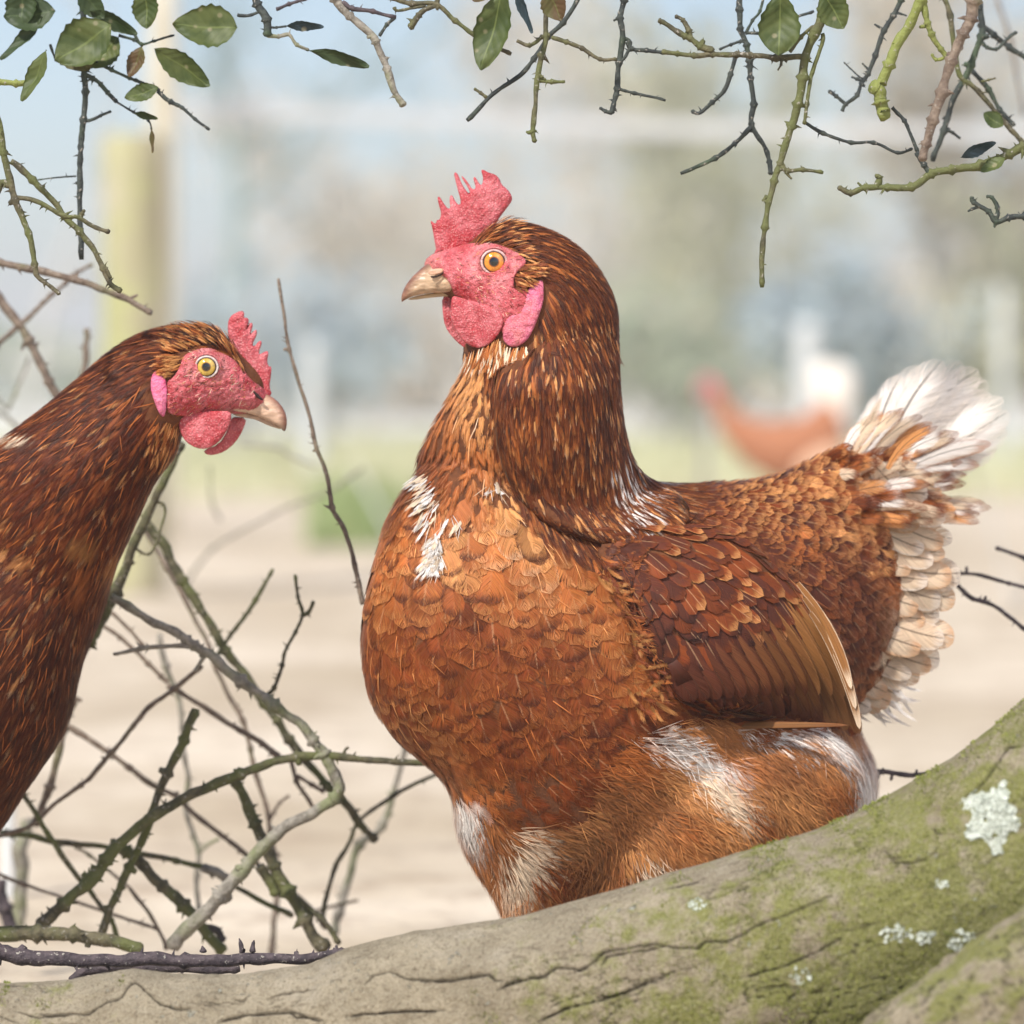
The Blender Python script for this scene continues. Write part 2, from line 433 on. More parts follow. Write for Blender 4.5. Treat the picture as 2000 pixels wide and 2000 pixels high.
def field(ctrl, px, py):
    """inverse-distance blend of control rows (x, y, values...)"""
    c = np.array([[*r] for r in ctrl], float)
    w = 1 / (((c[:, 0] - px) ** 2 + (c[:, 1] - py) ** 2) / 60 ** 2 + .25) ** 1.8
    return (c[:, 2:] * (w / w.sum())[:, None]).sum(0)
def flow(ctrl, px, py):
    """same for directions (x, y, degrees): 0 right, 90 down"""
    c = np.array(ctrl, float)
    w = 1 / (((c[:, 0] - px) ** 2 + (c[:, 1] - py) ** 2) / 60 ** 2 + .25) ** 1.8
    a = np.radians(c[:, 2]); return math.atan2((w * np.sin(a)).sum(), (w * np.cos(a)).sum())
def lay(bunch, bvh, p, n, ang, L, W, col, col2, shred=.3, fringe=.3, shaft=.3, vm=.6, te=.5, lift=(-2, 1, 4), arch=.25, jit=.12, djit=.15):
    """lay one feather on the surface; L, W and lifts in photo pixels"""
    ang += random.gauss(0, jit); L *= random.uniform(1 - djit, 1 + djit); W *= random.uniform(.85, 1.15)
    n = Vector(n); p = Vector(p)
    t = Vector((math.cos(ang), 0, -math.sin(ang))); t = t - n * t.dot(n)
    if t.length < .15: return
    t.normalize(); Lw = L * U
    q = bvh.find_nearest(p + t * Lw * .5); l1, n1 = q[0], q[1]
    t1 = t - n1 * t.dot(n1)
    if t1.length < .1: return
    t1.normalize(); q = bvh.find_nearest(l1 + t1 * Lw * .5); l2, n2 = q[0], q[1]
    if n1.dot(n) < 0 or n2.dot(n1) < -.2: l2 = l1 + t1 * Lw * .5; n2 = n1
    r = random.uniform(-.6, 1.0) * .8
    c = np.array(col); c2 = np.array(col2); j = random.uniform(.84, 1.16)
    roll = Vector(np.random.normal(0, .05, 3))
    bunch.add(P0=p + n * lift[0] * U, P1=l1 + n1 * (lift[1] + r * .5) * U, P2=l2 + n2 * (lift[2] + r) * U, N0=n + roll, N1=n1 + roll, N2=n2 + roll,
              W=W * U, vm=vm, te=te, col=c * j, col2=c2 * j, shred=shred, fringe=fringe, shaft=shaft, L=L, arch=arch)
def blobs(col, spots, px, py):
    col = np.array(col, float)
    for x, y, rx, ry, a, c in spots:
        ca, sa = math.cos(math.radians(a)), math.sin(math.radians(a)); dx, dy = px - x, py - y
        e = ((dx * ca + dy * sa) / rx) ** 2 + ((-dx * sa + dy * ca) / ry) ** 2
        wgt = math.exp(-e * e * .8) if e < 4 else 0
        if wgt > random.random() * .25: col = col * (1 - wgt) + np.array(c) * wgt
    return col
np.random.seed(3)

# ------------------------------------------------------------ tubes
def catmull(pts, n=6):
    p = np.array(pts, float)
    if len(p) < 3: t = np.linspace(0, 1, n * 2)[:, None]; return p[0] * (1 - t) + p[-1] * t
    p = np.concatenate([[2 * p[0] - p[1]], p, [2 * p[-1] - p[-2]]]); out = []
    for i in range(1, len(p) - 2):
        for t in np.linspace(0, 1, n, endpoint=False):
            a, b, c, d = p[i - 1:i + 3]
            out.append(.5 * (2 * b + (c - a) * t + (2 * a - 5 * b + 4 * c - d) * t * t + (3 * b - a - 3 * c + d) * t ** 3))
    out.append(p[-2]); return np.array(out)
def tube(C, R, ns=8, cap=True, bumpy=0, seed=0):
    C = np.asarray(C, float); R = np.asarray(R, float); T = np.gradient(C, axis=0); T /= np.linalg.norm(T, axis=1, keepdims=True) + 1e-12
    up = np.array([.31, .87, .2]); A = np.cross(T, up); A /= np.linalg.norm(A, axis=1, keepdims=True) + 1e-12; B = np.cross(T, A)
    th = np.linspace(0, 2 * math.pi, ns, endpoint=False)
    ring = A[:, None] * np.cos(th)[None, :, None] + B[:, None] * np.sin(th)[None, :, None]
    V = C[:, None] + ring * R[:, None, None]
    if bumpy:
        s = V / (R.mean() * 2.2); V = V + ring * (fbm(s, 3, seed) * bumpy)[..., None] * R[:, None, None]
    n = len(C); V = V.reshape(-1, 3); Fc = []
    for i in range(n - 1):
        for j in range(ns):
            a, b = i * ns + j, i * ns + (j + 1) % ns; Fc.append((a, b, b + ns, a + ns))
    if cap: Fc += [tuple(range(ns))[::-1], tuple(range((n - 1) * ns, n * ns))]
    return V, Fc
# ================================================================ THE SETTING
# ground: one sheet to the horizon
k = N('ground_soil'); p = k.pos(); xyz = k.n('SeparateXYZ', {0: p})
n1 = k.noise(1.6, p, 6, .6); n2 = k.noise(14, p, 5, .65); n3 = k.noise(.35, p, 4, .6)
c = k.mix(k.ss(n1, .35, .65), (.49, .40, .285), (.70, .60, .47))
c = k.mix(k.math('MULTIPLY', k.ss(n2, .50, .66), .6), c, (.36, .27, .19)); c = k.mix(k.math('MULTIPLY', k.ss(k.noise(4, p, 5, .7), .52, .66), .5), c, (.40, .31, .22))
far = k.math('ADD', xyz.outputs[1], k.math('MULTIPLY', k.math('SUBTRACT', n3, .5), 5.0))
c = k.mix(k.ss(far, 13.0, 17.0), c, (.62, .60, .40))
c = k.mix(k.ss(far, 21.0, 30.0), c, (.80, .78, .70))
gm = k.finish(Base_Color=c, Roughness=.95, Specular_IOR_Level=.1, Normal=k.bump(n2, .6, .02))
xs = np.concatenate([[-250, -100, -60, -20], np.linspace(-8, 8, 81), [20, 60, 100, 250]]); ys = np.concatenate([[-30, -15, -5], np.linspace(0, 20, 141), [25, 40, 80, 130, 200, 300]])
GX, GY = np.meshgrid(xs, ys); GZ = fbm(np.stack([GX * 1.3, GY * 1.3, GX * 0], -1), 4, 2) * .012
GZ = np.where((np.abs(GX) > 8) | (GY > 20) | (GY < 0), 0, GZ) - .006
nx_, ny_ = len(xs), len(ys); i, j = np.meshgrid(np.arange(ny_ - 1), np.arange(nx_ - 1), indexing='ij'); q = (i * nx_ + j).ravel()
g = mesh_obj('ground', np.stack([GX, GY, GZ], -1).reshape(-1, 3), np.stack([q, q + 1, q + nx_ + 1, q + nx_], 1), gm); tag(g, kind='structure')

# grass growing at the far side of the bare run
def grass(name, boxes, n, mat, hgt=.09):
    V = []; Fc = []
    for _ in range(n):
        b = random.choice(boxes); x, y = random.uniform(b[0], b[1]), random.uniform(b[2], b[3]); a = random.uniform(0, 6.3); h_ = hgt * random.uniform(.5, 1.4); w_ = .006
        dx, dy = math.cos(a), math.sin(a); l = random.uniform(.2, .8) * h_; m = len(V)
        V += [(x - dy * w_, y + dx * w_, -.01), (x + dy * w_, y - dx * w_, -.01), (x + dx * l * .4 + dy * w_ * .7, y + dy * l * .4 - dx * w_ * .7, h_ * .6), (x + dx * l * .4 - dy * w_ * .7, y + dy * l * .4 + dx * w_ * .7, h_ * .6), (x + dx * l, y + dy * l, h_)]
        Fc += [(m, m + 1, m + 2, m + 3), (m + 3, m + 2, m + 4)]
    o = mesh_obj(name, V, Fc, mat); tag(o, kind='stuff'); return o
gg = mat_simple('grass_blades', (.50, .50, .28), (.64, .62, .42), 3, .6, 0)
tag(grass('grass', [(-3.2, 3.2, 13.5, 26)], 26000, gg), 'pale green grass beyond the bare sandy ground', 'grass')
tag(grass('grass_tuft', [(-.52, -.28, 9.6, 10.8)], 420, mat_simple('grass_fresh', (.26, .36, .12), (.40, .46, .22), 6, .6, 0), .13), 'small fresh green tuft of grass on the sand between the hens', 'grass')

# blurred trees and scrub behind the run
def bg_tree(name, label, cat, px, d, h_, wd_, leafc, trunkc, nl, leaf=.05, base=0.0, bare=0, seed=0, group=None, trunk_r=.06, cr=None, flat=.5):
    R = np.random.default_rng(seed + 100); X = (px - 1000) / F * d
    root = empty(name, (X, d, 0)); tag(root, label, cat, group)
    parts = []; tips = []
    def limb(a, dirv, L, r, lev):
        pts = [np.array(a)]; dv = np.array(dirv, float)
        for _ in range(4):
            dv = dv + R.normal(0, .16, 3) + np.array([0, 0, .05]); dv /= np.linalg.norm(dv); pts.append(pts[-1] + dv * L / 4)
        C = catmull(pts, 2); parts.append(tube(C, np.linspace(r, r * .45, len(C)), 5 if lev else 8, True)); tips.append(pts[-1]); tips.append(pts[2])
        if lev < 3:
            for m in range(4 if lev < 2 else 3):
                t = R.integers(1, 5); d2 = dv + R.normal(0, .75, 3) * np.array([wd_ / h_ * 1.6, wd_ / h_, .8]); d2 /= np.linalg.norm(d2)
                limb(pts[t], d2, L * R.uniform(.45, .7), r * .5, lev + 1)
    nst = 1 if trunk_r > .05 else 5
    for s_ in range(nst):
        limb((X + R.normal(0, .12) * (nst > 1) * wd_, d + R.normal(0, .1), -.02), (R.normal(0, .1 if nst == 1 else .45), R.normal(0, .1), 1), h_ * .62, trunk_r, 0)
    V, Fc = merge(parts); o = mesh_obj('trunk', V, Fc, trunkc); adopt(root, o)
    if nl:
        T = np.array(tips); T = T[T[:, 2] > base]; c = T[R.integers(0, len(T), nl)] + R.normal(0, 1, (nl, 3)) * np.array([wd_, wd_, h_]) * .075
        c = c[c[:, 2] > .03]; m = len(c); a = R.normal(0, 1, (m, 3)); a /= np.linalg.norm(a, axis=1, keepdims=True); b = np.cross(a, R.normal(0, 1, (m, 3))); b /= np.linalg.norm(b, axis=1, keepdims=True)
        s_ = leaf * R.uniform(.6, 1.5, (m, 1)); V = np.stack([c - a * s_, c - b * s_ * .6, c + a * s_, c + b * s_ * .6], 1).reshape(-1, 3)
        o = mesh_obj('crown', V, np.arange(m * 4).reshape(-1, 4), leafc, smooth=False); adopt(root, o)
    return root
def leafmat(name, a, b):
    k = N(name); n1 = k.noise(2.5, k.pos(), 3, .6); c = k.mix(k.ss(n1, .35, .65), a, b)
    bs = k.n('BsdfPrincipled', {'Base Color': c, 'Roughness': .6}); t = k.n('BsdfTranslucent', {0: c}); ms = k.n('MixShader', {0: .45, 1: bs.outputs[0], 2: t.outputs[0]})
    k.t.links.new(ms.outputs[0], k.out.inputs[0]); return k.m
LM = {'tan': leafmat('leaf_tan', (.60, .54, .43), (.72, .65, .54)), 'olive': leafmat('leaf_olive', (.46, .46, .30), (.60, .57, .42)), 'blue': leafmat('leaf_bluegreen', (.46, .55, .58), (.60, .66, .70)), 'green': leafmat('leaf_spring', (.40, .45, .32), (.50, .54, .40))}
bark = mat_simple('bark_grey', (.46, .44, .40), (.6, .57, .52), 12, .9, .4, .01)
bark_d = mat_simple('bark_dark', (.18, .24, .22), (.26, .32, .28), 12, .9, .4, .01)
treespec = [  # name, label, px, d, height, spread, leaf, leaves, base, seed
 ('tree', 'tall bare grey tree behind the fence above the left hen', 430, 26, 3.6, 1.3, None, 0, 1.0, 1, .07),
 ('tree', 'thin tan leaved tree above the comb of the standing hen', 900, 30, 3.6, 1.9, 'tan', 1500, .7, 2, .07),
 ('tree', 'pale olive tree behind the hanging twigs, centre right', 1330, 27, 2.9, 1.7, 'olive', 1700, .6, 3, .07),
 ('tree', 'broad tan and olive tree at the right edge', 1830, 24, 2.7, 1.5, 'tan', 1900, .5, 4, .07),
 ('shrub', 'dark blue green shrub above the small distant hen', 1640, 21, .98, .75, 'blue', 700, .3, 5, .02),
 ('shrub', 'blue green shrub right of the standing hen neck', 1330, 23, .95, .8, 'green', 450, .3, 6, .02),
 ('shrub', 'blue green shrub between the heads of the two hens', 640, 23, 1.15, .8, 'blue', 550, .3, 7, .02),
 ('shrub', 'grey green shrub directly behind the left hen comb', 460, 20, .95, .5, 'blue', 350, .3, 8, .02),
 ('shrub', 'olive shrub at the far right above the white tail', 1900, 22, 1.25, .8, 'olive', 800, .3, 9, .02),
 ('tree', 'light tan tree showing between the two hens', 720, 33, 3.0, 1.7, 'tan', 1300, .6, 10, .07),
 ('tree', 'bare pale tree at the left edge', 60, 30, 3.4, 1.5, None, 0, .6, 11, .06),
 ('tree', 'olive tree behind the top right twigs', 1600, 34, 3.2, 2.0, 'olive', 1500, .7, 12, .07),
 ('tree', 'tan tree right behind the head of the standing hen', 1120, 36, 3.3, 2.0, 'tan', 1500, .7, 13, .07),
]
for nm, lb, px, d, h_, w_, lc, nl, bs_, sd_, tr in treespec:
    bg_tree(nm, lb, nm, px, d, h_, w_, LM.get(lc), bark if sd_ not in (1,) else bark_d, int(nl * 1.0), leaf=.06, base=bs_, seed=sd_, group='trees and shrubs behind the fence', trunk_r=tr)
# far pale hedge
def hedge(px, d, w_, h_, n, mat, seed, label, nm='hedge'):
    R = np.random.default_rng(seed); X = (px - 1000) / F * d; x = R.uniform(-w_ / 2, w_ / 2, n); top = h_ * (.75 + .25 * np.array([vnoise(np.array([[q * 1.1, seed, 0]]))[0] for q in x]))
    c = np.stack([X + x, d + R.normal(0, .5, n), top * R.random(n) ** .8], -1); a = R.normal(0, 1, (n, 3)); a /= np.linalg.norm(a, axis=1, keepdims=True); b = np.cross(a, R.normal(0, 1, (n, 3))); b /= np.linalg.norm(b, axis=1, keepdims=True)
    s_ = .09 * R.uniform(.6, 1.5, (n, 1)); V = np.stack([c - a * s_, c - b * s_ * .6, c + a * s_, c + b * s_ * .6], 1).reshape(-1, 3)
    o = mesh_obj(nm, V, np.arange(n * 4).reshape(-1, 4), mat, smooth=False); tag(o, label, 'hedge'); return o
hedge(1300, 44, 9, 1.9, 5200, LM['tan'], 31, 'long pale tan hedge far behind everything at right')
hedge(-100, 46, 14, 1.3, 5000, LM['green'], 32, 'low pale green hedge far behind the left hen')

# fence: wooden corner post, thin white stakes, white tape
def post(px, d, top_py, w_, name, label, mat, cat='post', r=None, base=-.05, lean=0, group=None):
    X = (px - 1000) / F * d; zt = H - (top_py - HY) / F * d
    C = np.array([[X, d, base], [X + lean * .5, d, zt * .5], [X + lean, d, zt - .012], [X + lean, d, zt]]); C = np.concatenate([catmull(C[:3], 6), C[3:]])
    R_ = np.full(len(C), w_ / 2); R_[-1] *= .85
    V, Fc = tube(C, R_, 14, True, .05, int(px)); o = mesh_obj(name, V, Fc, mat); tag(o, label, cat, group); return o
kk = N('post_wood'); p = kk.pos(); n1 = kk.noise(9, kk.scalevec(p, (1, 1, .25)), 5, .6); n2 = kk.noise(6, p, 3)
c = kk.mix(kk.ss(n1, .35, .65), (.36, .32, .20), (.50, .46, .32)); c = kk.mix(kk.ss(n2, .42, .6), c, (.42, .42, .20))
pm = kk.finish(Base_Color=c, Roughness=.85, Normal=kk.bump(n1, .5, .01))
post(262, 7.4, 262, .125, 'fence_post', 'stout lichened yellow wooden fence post standing behind the left hen', pm)
post(318, 10.2, -60, .075, 'fence_pole', 'tall pale wooden pole rising to the top edge behind the wooden post', mat_simple('pole_wood', (.60, .54, .40), (.70, .64, .5), 9, .9))
wp = mat_simple('white_plastic', (.62, .64, .64), (.72, .73, .72), 20, .4, .05)
for px, d, tp, w_, lb in ((1577, 15, 628, .085, 'thin white plastic fence stake above the distant hen'), (612, 16, 668, .07, 'thin white plastic fence stake between the hens'), (1960, 17, 560, .05, 'thin white plastic fence stake at the right edge'), (20, 4.2, 1560, .012, None)):
    if lb: post(px, d, tp, w_, 'fence_stake', lb, wp, 'stake', group='white fence stakes')
post(16, 3.0, 1555, .011, 'fence_stake', 'short white stake behind the thorn twigs at the lower left edge', wp, 'stake', group='white fence stakes')
st = mat_simple('grey_stake', (.25, .24, .22), (.33, .32, .3), 20, .8); post(1377, 8.4, 745, .016, 'thin_stick', 'thin grey upright stick beside the distant hen head', st, 'stick', base=-.05)
def tape(pts, w_, name, label, cat='fence tape'):
    P3 = catmull([PW(x, y, d) for x, y, d in pts], 10); V = []
    for p_ in P3: V += [p_ + np.array([0, .0008, w_ / 2]), p_ + np.array([0, .0008, -w_ / 2]), p_ + np.array([0, -.0008, -w_ / 2]), p_ + np.array([0, -.0008, w_ / 2])]
    n = len(P3); Fc = []
    for i in range(n - 1):
        for j in range(4): a = i * 4 + j; b = i * 4 + (j + 1) % 4; Fc.append((a, b, b + 4, a + 4))
    Fc += [(0, 1, 2, 3), ((n - 1) * 4 + 3, (n - 1) * 4 + 2, (n - 1) * 4 + 1, (n - 1) * 4)]
    o = mesh_obj(name, V, Fc, wp, smooth=False); tag(o, label, cat); return o
tape([(300, 212, 10.3), (900, 232, 10.8), (1400, 252, 11.2), (2400, 262, 12)], .042, 'fence_tape', 'wide white tape strung across the top of the fence')
tape([(1895, 830, 8.2), (1930, 980, 7.6), (1965, 1130, 7), (2010, 1290, 6.4)], .022, 'fence_rope', 'white rope slanting to the ground at the right edge', 'rope')
tape([(690, 905, 9), (735, 985, 8.4), (770, 1050, 8)], .02, 'fence_rope', 'short white rope slanting down behind the breast of the standing hen', 'rope')

# morning haze over the run
hz = N('haze'); pv = hz.n('VolumePrincipled', {'Density': .006, 'Anisotropy': -.1}); pv.inputs['Color'].default_value = (1, 1, 1, 1)
hz.t.links.new(pv.outputs[0], hz.out.inputs['Volume'])
bm = bmesh.new(); bmesh.ops.create_cube(bm, size=1); hme = bpy.data.meshes.new('haze'); bm.to_mesh(hme); bm.free(); hme.materials.append(hz.m)
ho = bpy.data.objects.new('haze', hme); COL.objects.link(ho); ho.scale = (520, 345, 7.2); ho.location = (0, 137, 2.5); tag(ho, kind='stuff')

# ================================================================ THE LOG
topc = [(-160, 1926), (0, 1921), (70, 1921), (140, 1917), (195, 1905), (262, 1894), (336, 1900), (471, 1900), (606, 1885), (673, 1857), (740, 1838), (807, 1822), (910, 1805), (1009, 1790), (1150, 1754), (1240, 1728), (1300, 1708), (1372, 1688), (1445, 1664), (1517, 1644), (1590, 1624), (1662, 1592), (1735, 1554), (1807, 1513), (1865, 1477), (1916, 1437), (1963, 1400), (2000, 1368), (2080, 1290), (2180, 1190)]
tc = np.array(topc, float); seg = np.r_[0, np.cumsum(np.hypot(*np.diff(tc, axis=0).T))]
NS, NT = 960, 300
s_ = np.linspace(0, seg[-1], NS); bx = np.interp(s_, seg, tc[:, 0]); by = np.interp(s_, seg, tc[:, 1])
def sm(a, n): k_ = np.hanning(n); k_ /= k_.sum(); return np.convolve(np.pad(a, n // 2, mode='edge'), k_, 'same')[n // 2:-(n // 2)][:len(a)]
bxs, bys = sm(bx, 61), sm(by, 61); tx, ty = np.gradient(bxs), np.gradient(bys); tl = np.hypot(tx, ty); nxp, nyp = -ty / tl, tx / tl     # pointing down, away from the top edge
small = (by - bys) * 1.0; fine_edge = np.interp(s_, s_, small)
Rr = np.interp(bx, [-160, 300, 800, 1200, 1600, 2000, 2200], [165, 165, 185, 225, 262, 300, 320])
cxp, cyp = bxs + nxp * Rr, bys + nyp * Rr
DL = 2.045; UL = DL / F
depth_c = DL + np.interp(bx, [-160, 900, 2200], [.03, 0, -.02])
th = np.linspace(-math.pi, math.pi, 161)[:-1]
# denser sampling on the side that is seen: angle 0 is the top, +90 faces the camera
tt = np.linspace(0, 1, NT, endpoint=False); th = np.where(tt < .78, -.25 + tt / .78 * 3.0, 2.75 + (tt - .78) / .22 * (2 * math.pi - 3.0))
ct, st_ = np.cos(th), np.sin(th)
px = cxp[:, None] - nxp[:, None] * Rr[:, None] * ct[None]; py = cyp[:, None] - nyp[:, None] * Rr[:, None] * ct[None] + (small * np.ones(1))[:, None] * np.clip(ct, 0, 1)[None] ** 3
dep = depth_c[:, None] - Rr[:, None] * UL * st_[None] * .95
s2 = s_[:, None] + 0 * th[None]; a2 = th[None] * Rr[:, None]
cr = np.zeros_like(px); front = st_[None] > -.3
cracks = [Z(800, 1350, 1000, q) for q in (
  [(0, 1085), (50, 1080), (100, 1095), (200, 1085), (300, 1070), (320, 1095), (360, 1095)], [(330, 1130), (400, 1100), (520, 1070), (560, 1045), (640, 1055), (700, 1020), (730, 985), (800, 975), (870, 960), (930, 950), (1000, 965), (1090, 965), (1110, 940), (1200, 940), (1280, 900), (1350, 865), (1430, 840), (1500, 810), (1600, 770)],
  [(1260, 1085), (1330, 1060), (1420, 1035), (1500, 1000), (1560, 970), (1640, 920)], [(780, 1155), (850, 1120), (940, 1080), (1000, 1055)], [(950, 750), (1010, 740), (1090, 715), (1120, 705)], [(1790, 600), (1830, 630), (1890, 620)])]
cracks += [Z(1300, 1300, 700, q) for q in ([(1600, 720), (1680, 660), (1740, 590), (1800, 500), (1850, 440), (1932, 420)], [(1190, 1010), (1230, 1060), (1330, 1060), (1400, 1040), (1460, 1000)], [(1400, 1690), (1500, 1640)], [(1640, 880), (1700, 830), (1760, 800)], [(1420, 850), (1460, 900), (1500, 905)])]
cracks += [Z(0, 1300, 700, q) for q in ([(80, 1860), (200, 1890), (350, 1870), (480, 1870), (560, 1820), (650, 1780), (700, 1720), (730, 1705), (780, 1740), (820, 1780), (870, 1820), (950, 1845), (1050, 1845)], [(0, 1720), (140, 1730)], [(1180, 1910), (1300, 1880), (1430, 1875), (1560, 1860), (1600, 1890), (1700, 1890), (1760, 1915)], [(1080, 1800), (1200, 1815)], [(1440, 1790), (1520, 1760), (1620, 1745), (1700, 1740)], [(1250, 1790), (1310, 1800), (1350, 1770)], [(0, 1895), (100, 1932)])]
cracks += [Z(0, 1700, 1300, q) for q in ([(1055, 330), (1080, 300), (1130, 290), (1180, 310), (1240, 320), (1330, 315), (1400, 300), (1430, 305), (1440, 320)], [(1440, 350), (1500, 320), (1590, 310)], [(1000, 420), (1130, 410), (1290, 405)], [(1560, 440), (1640, 405), (1760, 370), (1850, 340), (1932, 300)], [(630, 440), (730, 415), (850, 405), (940, 440)], [(1740, 290), (1760, 250), (1850, 235), (1932, 215)], [(100, 1932 * 0 + 410), (160, 420), (220, 415)])]
wob = fbm(np.stack([px / 16, py / 16, px * 0], -1), 3, 77) * 5.0; wob2 = fbm(np.stack([px / 16, py / 16, px * 0 + 9], -1), 3, 78) * 5.0
for ci, cpl in enumerate(cracks):
    arr = np.array(cpl); m = (px > arr[:, 0].min() - 14) & (px < arr[:, 0].max() + 14) & (py > arr[:, 1].min() - 14) & (py < arr[:, 1].max() + 14) & front
    if not m.any(): continue
    d_, qx, qy = segdist(px[m] + wob[m] * .5, py[m] + wob2[m] * .5, cpl, False)
    L0, L1 = np.hypot(qx - arr[0, 0], qy - arr[0, 1]), np.hypot(qx - arr[-1, 0], qy - arr[-1, 1]); wq_ = 1.9 * np.clip(np.minimum(L0, L1) / 25, .25, 1) * (1 + .5 * fbm(np.stack([qx / 12, qy / 12, qx * 0], -1), 2, ci))
    cr[m] = np.maximum(cr[m], np.exp(-(d_ / wq_) ** 2))
q3 = np.stack([s2 / 90, a2 / 26, px * 0], -1); ridg = 1 - np.abs(fbm(q3, 4, 5)) * 2.4
mc = np.clip((ridg - .86) / .12, 0, 1) * np.clip(fbm(np.stack([s2 / 120, a2 / 60, px * 0], -1), 2, 15) * 2.2 + .05, 0, 1)
q4 = np.stack([s2 / 300, a2 / 120, px * 0 + 3], -1)
disp = fbm(q4, 3, 6) * 13 + fbm(np.stack([s2 / 45, a2 / 22, px * 0], -1), 4, 8) * 3.4 + fbm(np.stack([s2 / 9, a2 / 7, px * 0], -1), 3, 9) * 1.2 - cr * 9.5 - mc * 5
disp *= np.where(np.abs(ct) > .8, .55, 1)
C3 = PW(cxp, cyp, depth_c); P3 = PW(px, py, dep); nr = P3 - C3[:, None]; nr /= np.linalg.norm(nr, axis=2, keepdims=True)
P3 = P3 + nr * (disp * UL)[..., None]
nr_log = nr.copy(); crk = np.clip(cr + mc * .6, 0, 1).ravel()
ii, jj = np.meshgrid(np.arange(NS - 1), np.arange(NT), indexing='ij'); q = np.stack([ii * NT + jj, (ii + 1) * NT + jj, (ii + 1) * NT + (jj + 1) % NT, ii * NT + (jj + 1) % NT], -1).reshape(-1, 4)
k = N('log_bark'); p = k.pos(); x = k.n('SeparateXYZ', {0: p}).outputs
ck = k.n('Attribute', attribute_name='crack').outputs['Fac']; gr = k.n('Attribute', attribute_name='moss').outputs['Fac']
n1 = k.noise(30, p, 6, .65); n2 = k.noise(160, p, 5, .7); n3 = k.noise(70, p, 5, .65); n4 = k.noise(500, p, 4, .7); n5 = k.noise(14, p, 4, .6)
c = k.mix(k.ss(n1, .35, .68), (.37, .31, .215), (.54, .46, .33)); c = k.mix(k.math('MULTIPLY', k.ss(n2, .5, .7), .55), c, (.20, .155, .10)); c = k.mix(k.math('MULTIPLY', k.ss(n5, .56, .7), .5), c, (.60, .53, .42))
mo = k.math('ADD', gr, k.math('MULTIPLY', k.math('SUBTRACT', n3, .5), 2.2)); mo = k.math('ADD', mo, k.math('MULTIPLY', k.math('SUBTRACT', n1, .5), 1.6))
mc_ = k.mix(n2, (.11, .13, .018), (.38, .39, .09)); mc_ = k.mix(k.ss(n4, .5, .75), mc_, (.42, .42, .15))
c = k.mix(k.math('MULTIPLY', k.ss(mo, .30, .85), .85), c, mc_)
vo = k.n('TexVoronoi', {'Scale': 130.0, 'Vector': p}); pale = k.math('MULTIPLY', k.ss(k.noise(230, p, 4, .75), .60, .66), k.ss(k.noise(38, p, 3, .6), .50, .62))
c = k.mix(k.math('MULTIPLY', pale, .85), c, (.66, .68, .58))
n6 = k.noise(950, p, 4, .8); c = k.mix(k.math('MULTIPLY', k.ss(n4, .54, .66), .65), c, (.12, .09, .055)); c = k.mix(k.math('MULTIPLY', k.ss(n6, .53, .66), .5), c, (.09, .075, .04)); c = k.mix(k.math('MULTIPLY', k.ss(n6, .47, .38), .5), c, (.60, .55, .40)); c = k.mix(ck, c, (.035, .024, .016))
hgt = k.math('ADD', k.math('MULTIPLY', n2, .6), k.math('ADD', k.math('ADD', k.math('MULTIPLY', n4, .45), k.math('MULTIPLY', n6, .25)), k.math('MULTIPLY', pale, .4)))
logm = k.finish(Base_Color=c, Roughness=.88, Specular_IOR_Level=.2, Normal=k.bump(hgt, 1.0, .006))
moss = np.clip(-.08 + np.clip((px - 900) / 900, -.2, 1.0) * .75 + np.clip((py - 1650 + (px - 1300) * .15) / 350, -.3, 1) * .35 * (px > 900) + np.exp(-((px - 90) / 170) ** 2) * .55, -.3, 1.1)
logo = mesh_obj('log', P3.reshape(-1, 3), q, logm, attrs={'crack': ('FLOAT', crk), 'moss': ('FLOAT', moss.ravel())}); fix_normals(logo)
tag(logo, 'thick fallen tree trunk with cracked grey bark and green moss slanting across the foreground', 'log')
# second limb growing from the trunk at the lower right
tc2 = np.array([(1600, 2120), (1690, 2000), (1745, 1950), (1860, 1868), (1940, 1812), (2000, 1768), (2160, 1650)], float); sg = np.r_[0, np.cumsum(np.hypot(*np.diff(tc2, axis=0).T))]
n_ = 260; s3 = np.linspace(0, sg[-1], n_); bx, by = sm(np.interp(s3, sg, tc2[:, 0]), 31), sm(np.interp(s3, sg, tc2[:, 1]), 31); tx, ty = np.gradient(bx), np.gradient(by); tl = np.hypot(tx, ty); ax, ay = -ty / tl, tx / tl; R2 = np.linspace(120, 210, n_)
th2 = np.linspace(0, 2 * math.pi, 161)[:-1]; C_ = (bx + ax * R2, by + ay * R2); px2 = C_[0][:, None] - ax[:, None] * R2[:, None] * np.cos(th2); py2 = C_[1][:, None] - ay[:, None] * R2[:, None] * np.cos(th2)
dc2 = 1.935; de2 = dc2 - R2[:, None] * UL * np.sin(th2); P4 = PW(px2, py2, de2); C4 = PW(C_[0], C_[1], dc2); nr = P4 - C4[:, None]; nr /= np.linalg.norm(nr, axis=2, keepdims=True); sa, aa = s3[:, None] + 0 * th2, th2 * R2[:, None]
dd = fbm(np.stack([sa / 60, aa / 30, sa * 0], -1), 4, 18) * 8 + fbm(np.stack([sa / 160, aa / 90, sa * 0], -1), 3, 19) * 16; r4 = np.clip((1 - np.abs(fbm(np.stack([sa / 80, aa / 24, sa * 0], -1), 4, 25)) * 2.4 - .88) / .1, 0, 1); P4 = P4 + nr * ((dd - r4 * 4) * UL)[..., None]
ii, jj = np.meshgrid(np.arange(n_ - 1), np.arange(160), indexing='ij'); q = np.stack([ii * 160 + jj, (ii + 1) * 160 + jj, (ii + 1) * 160 + (jj + 1) % 160, ii * 160 + (jj + 1) % 160], -1).reshape(-1, 4)
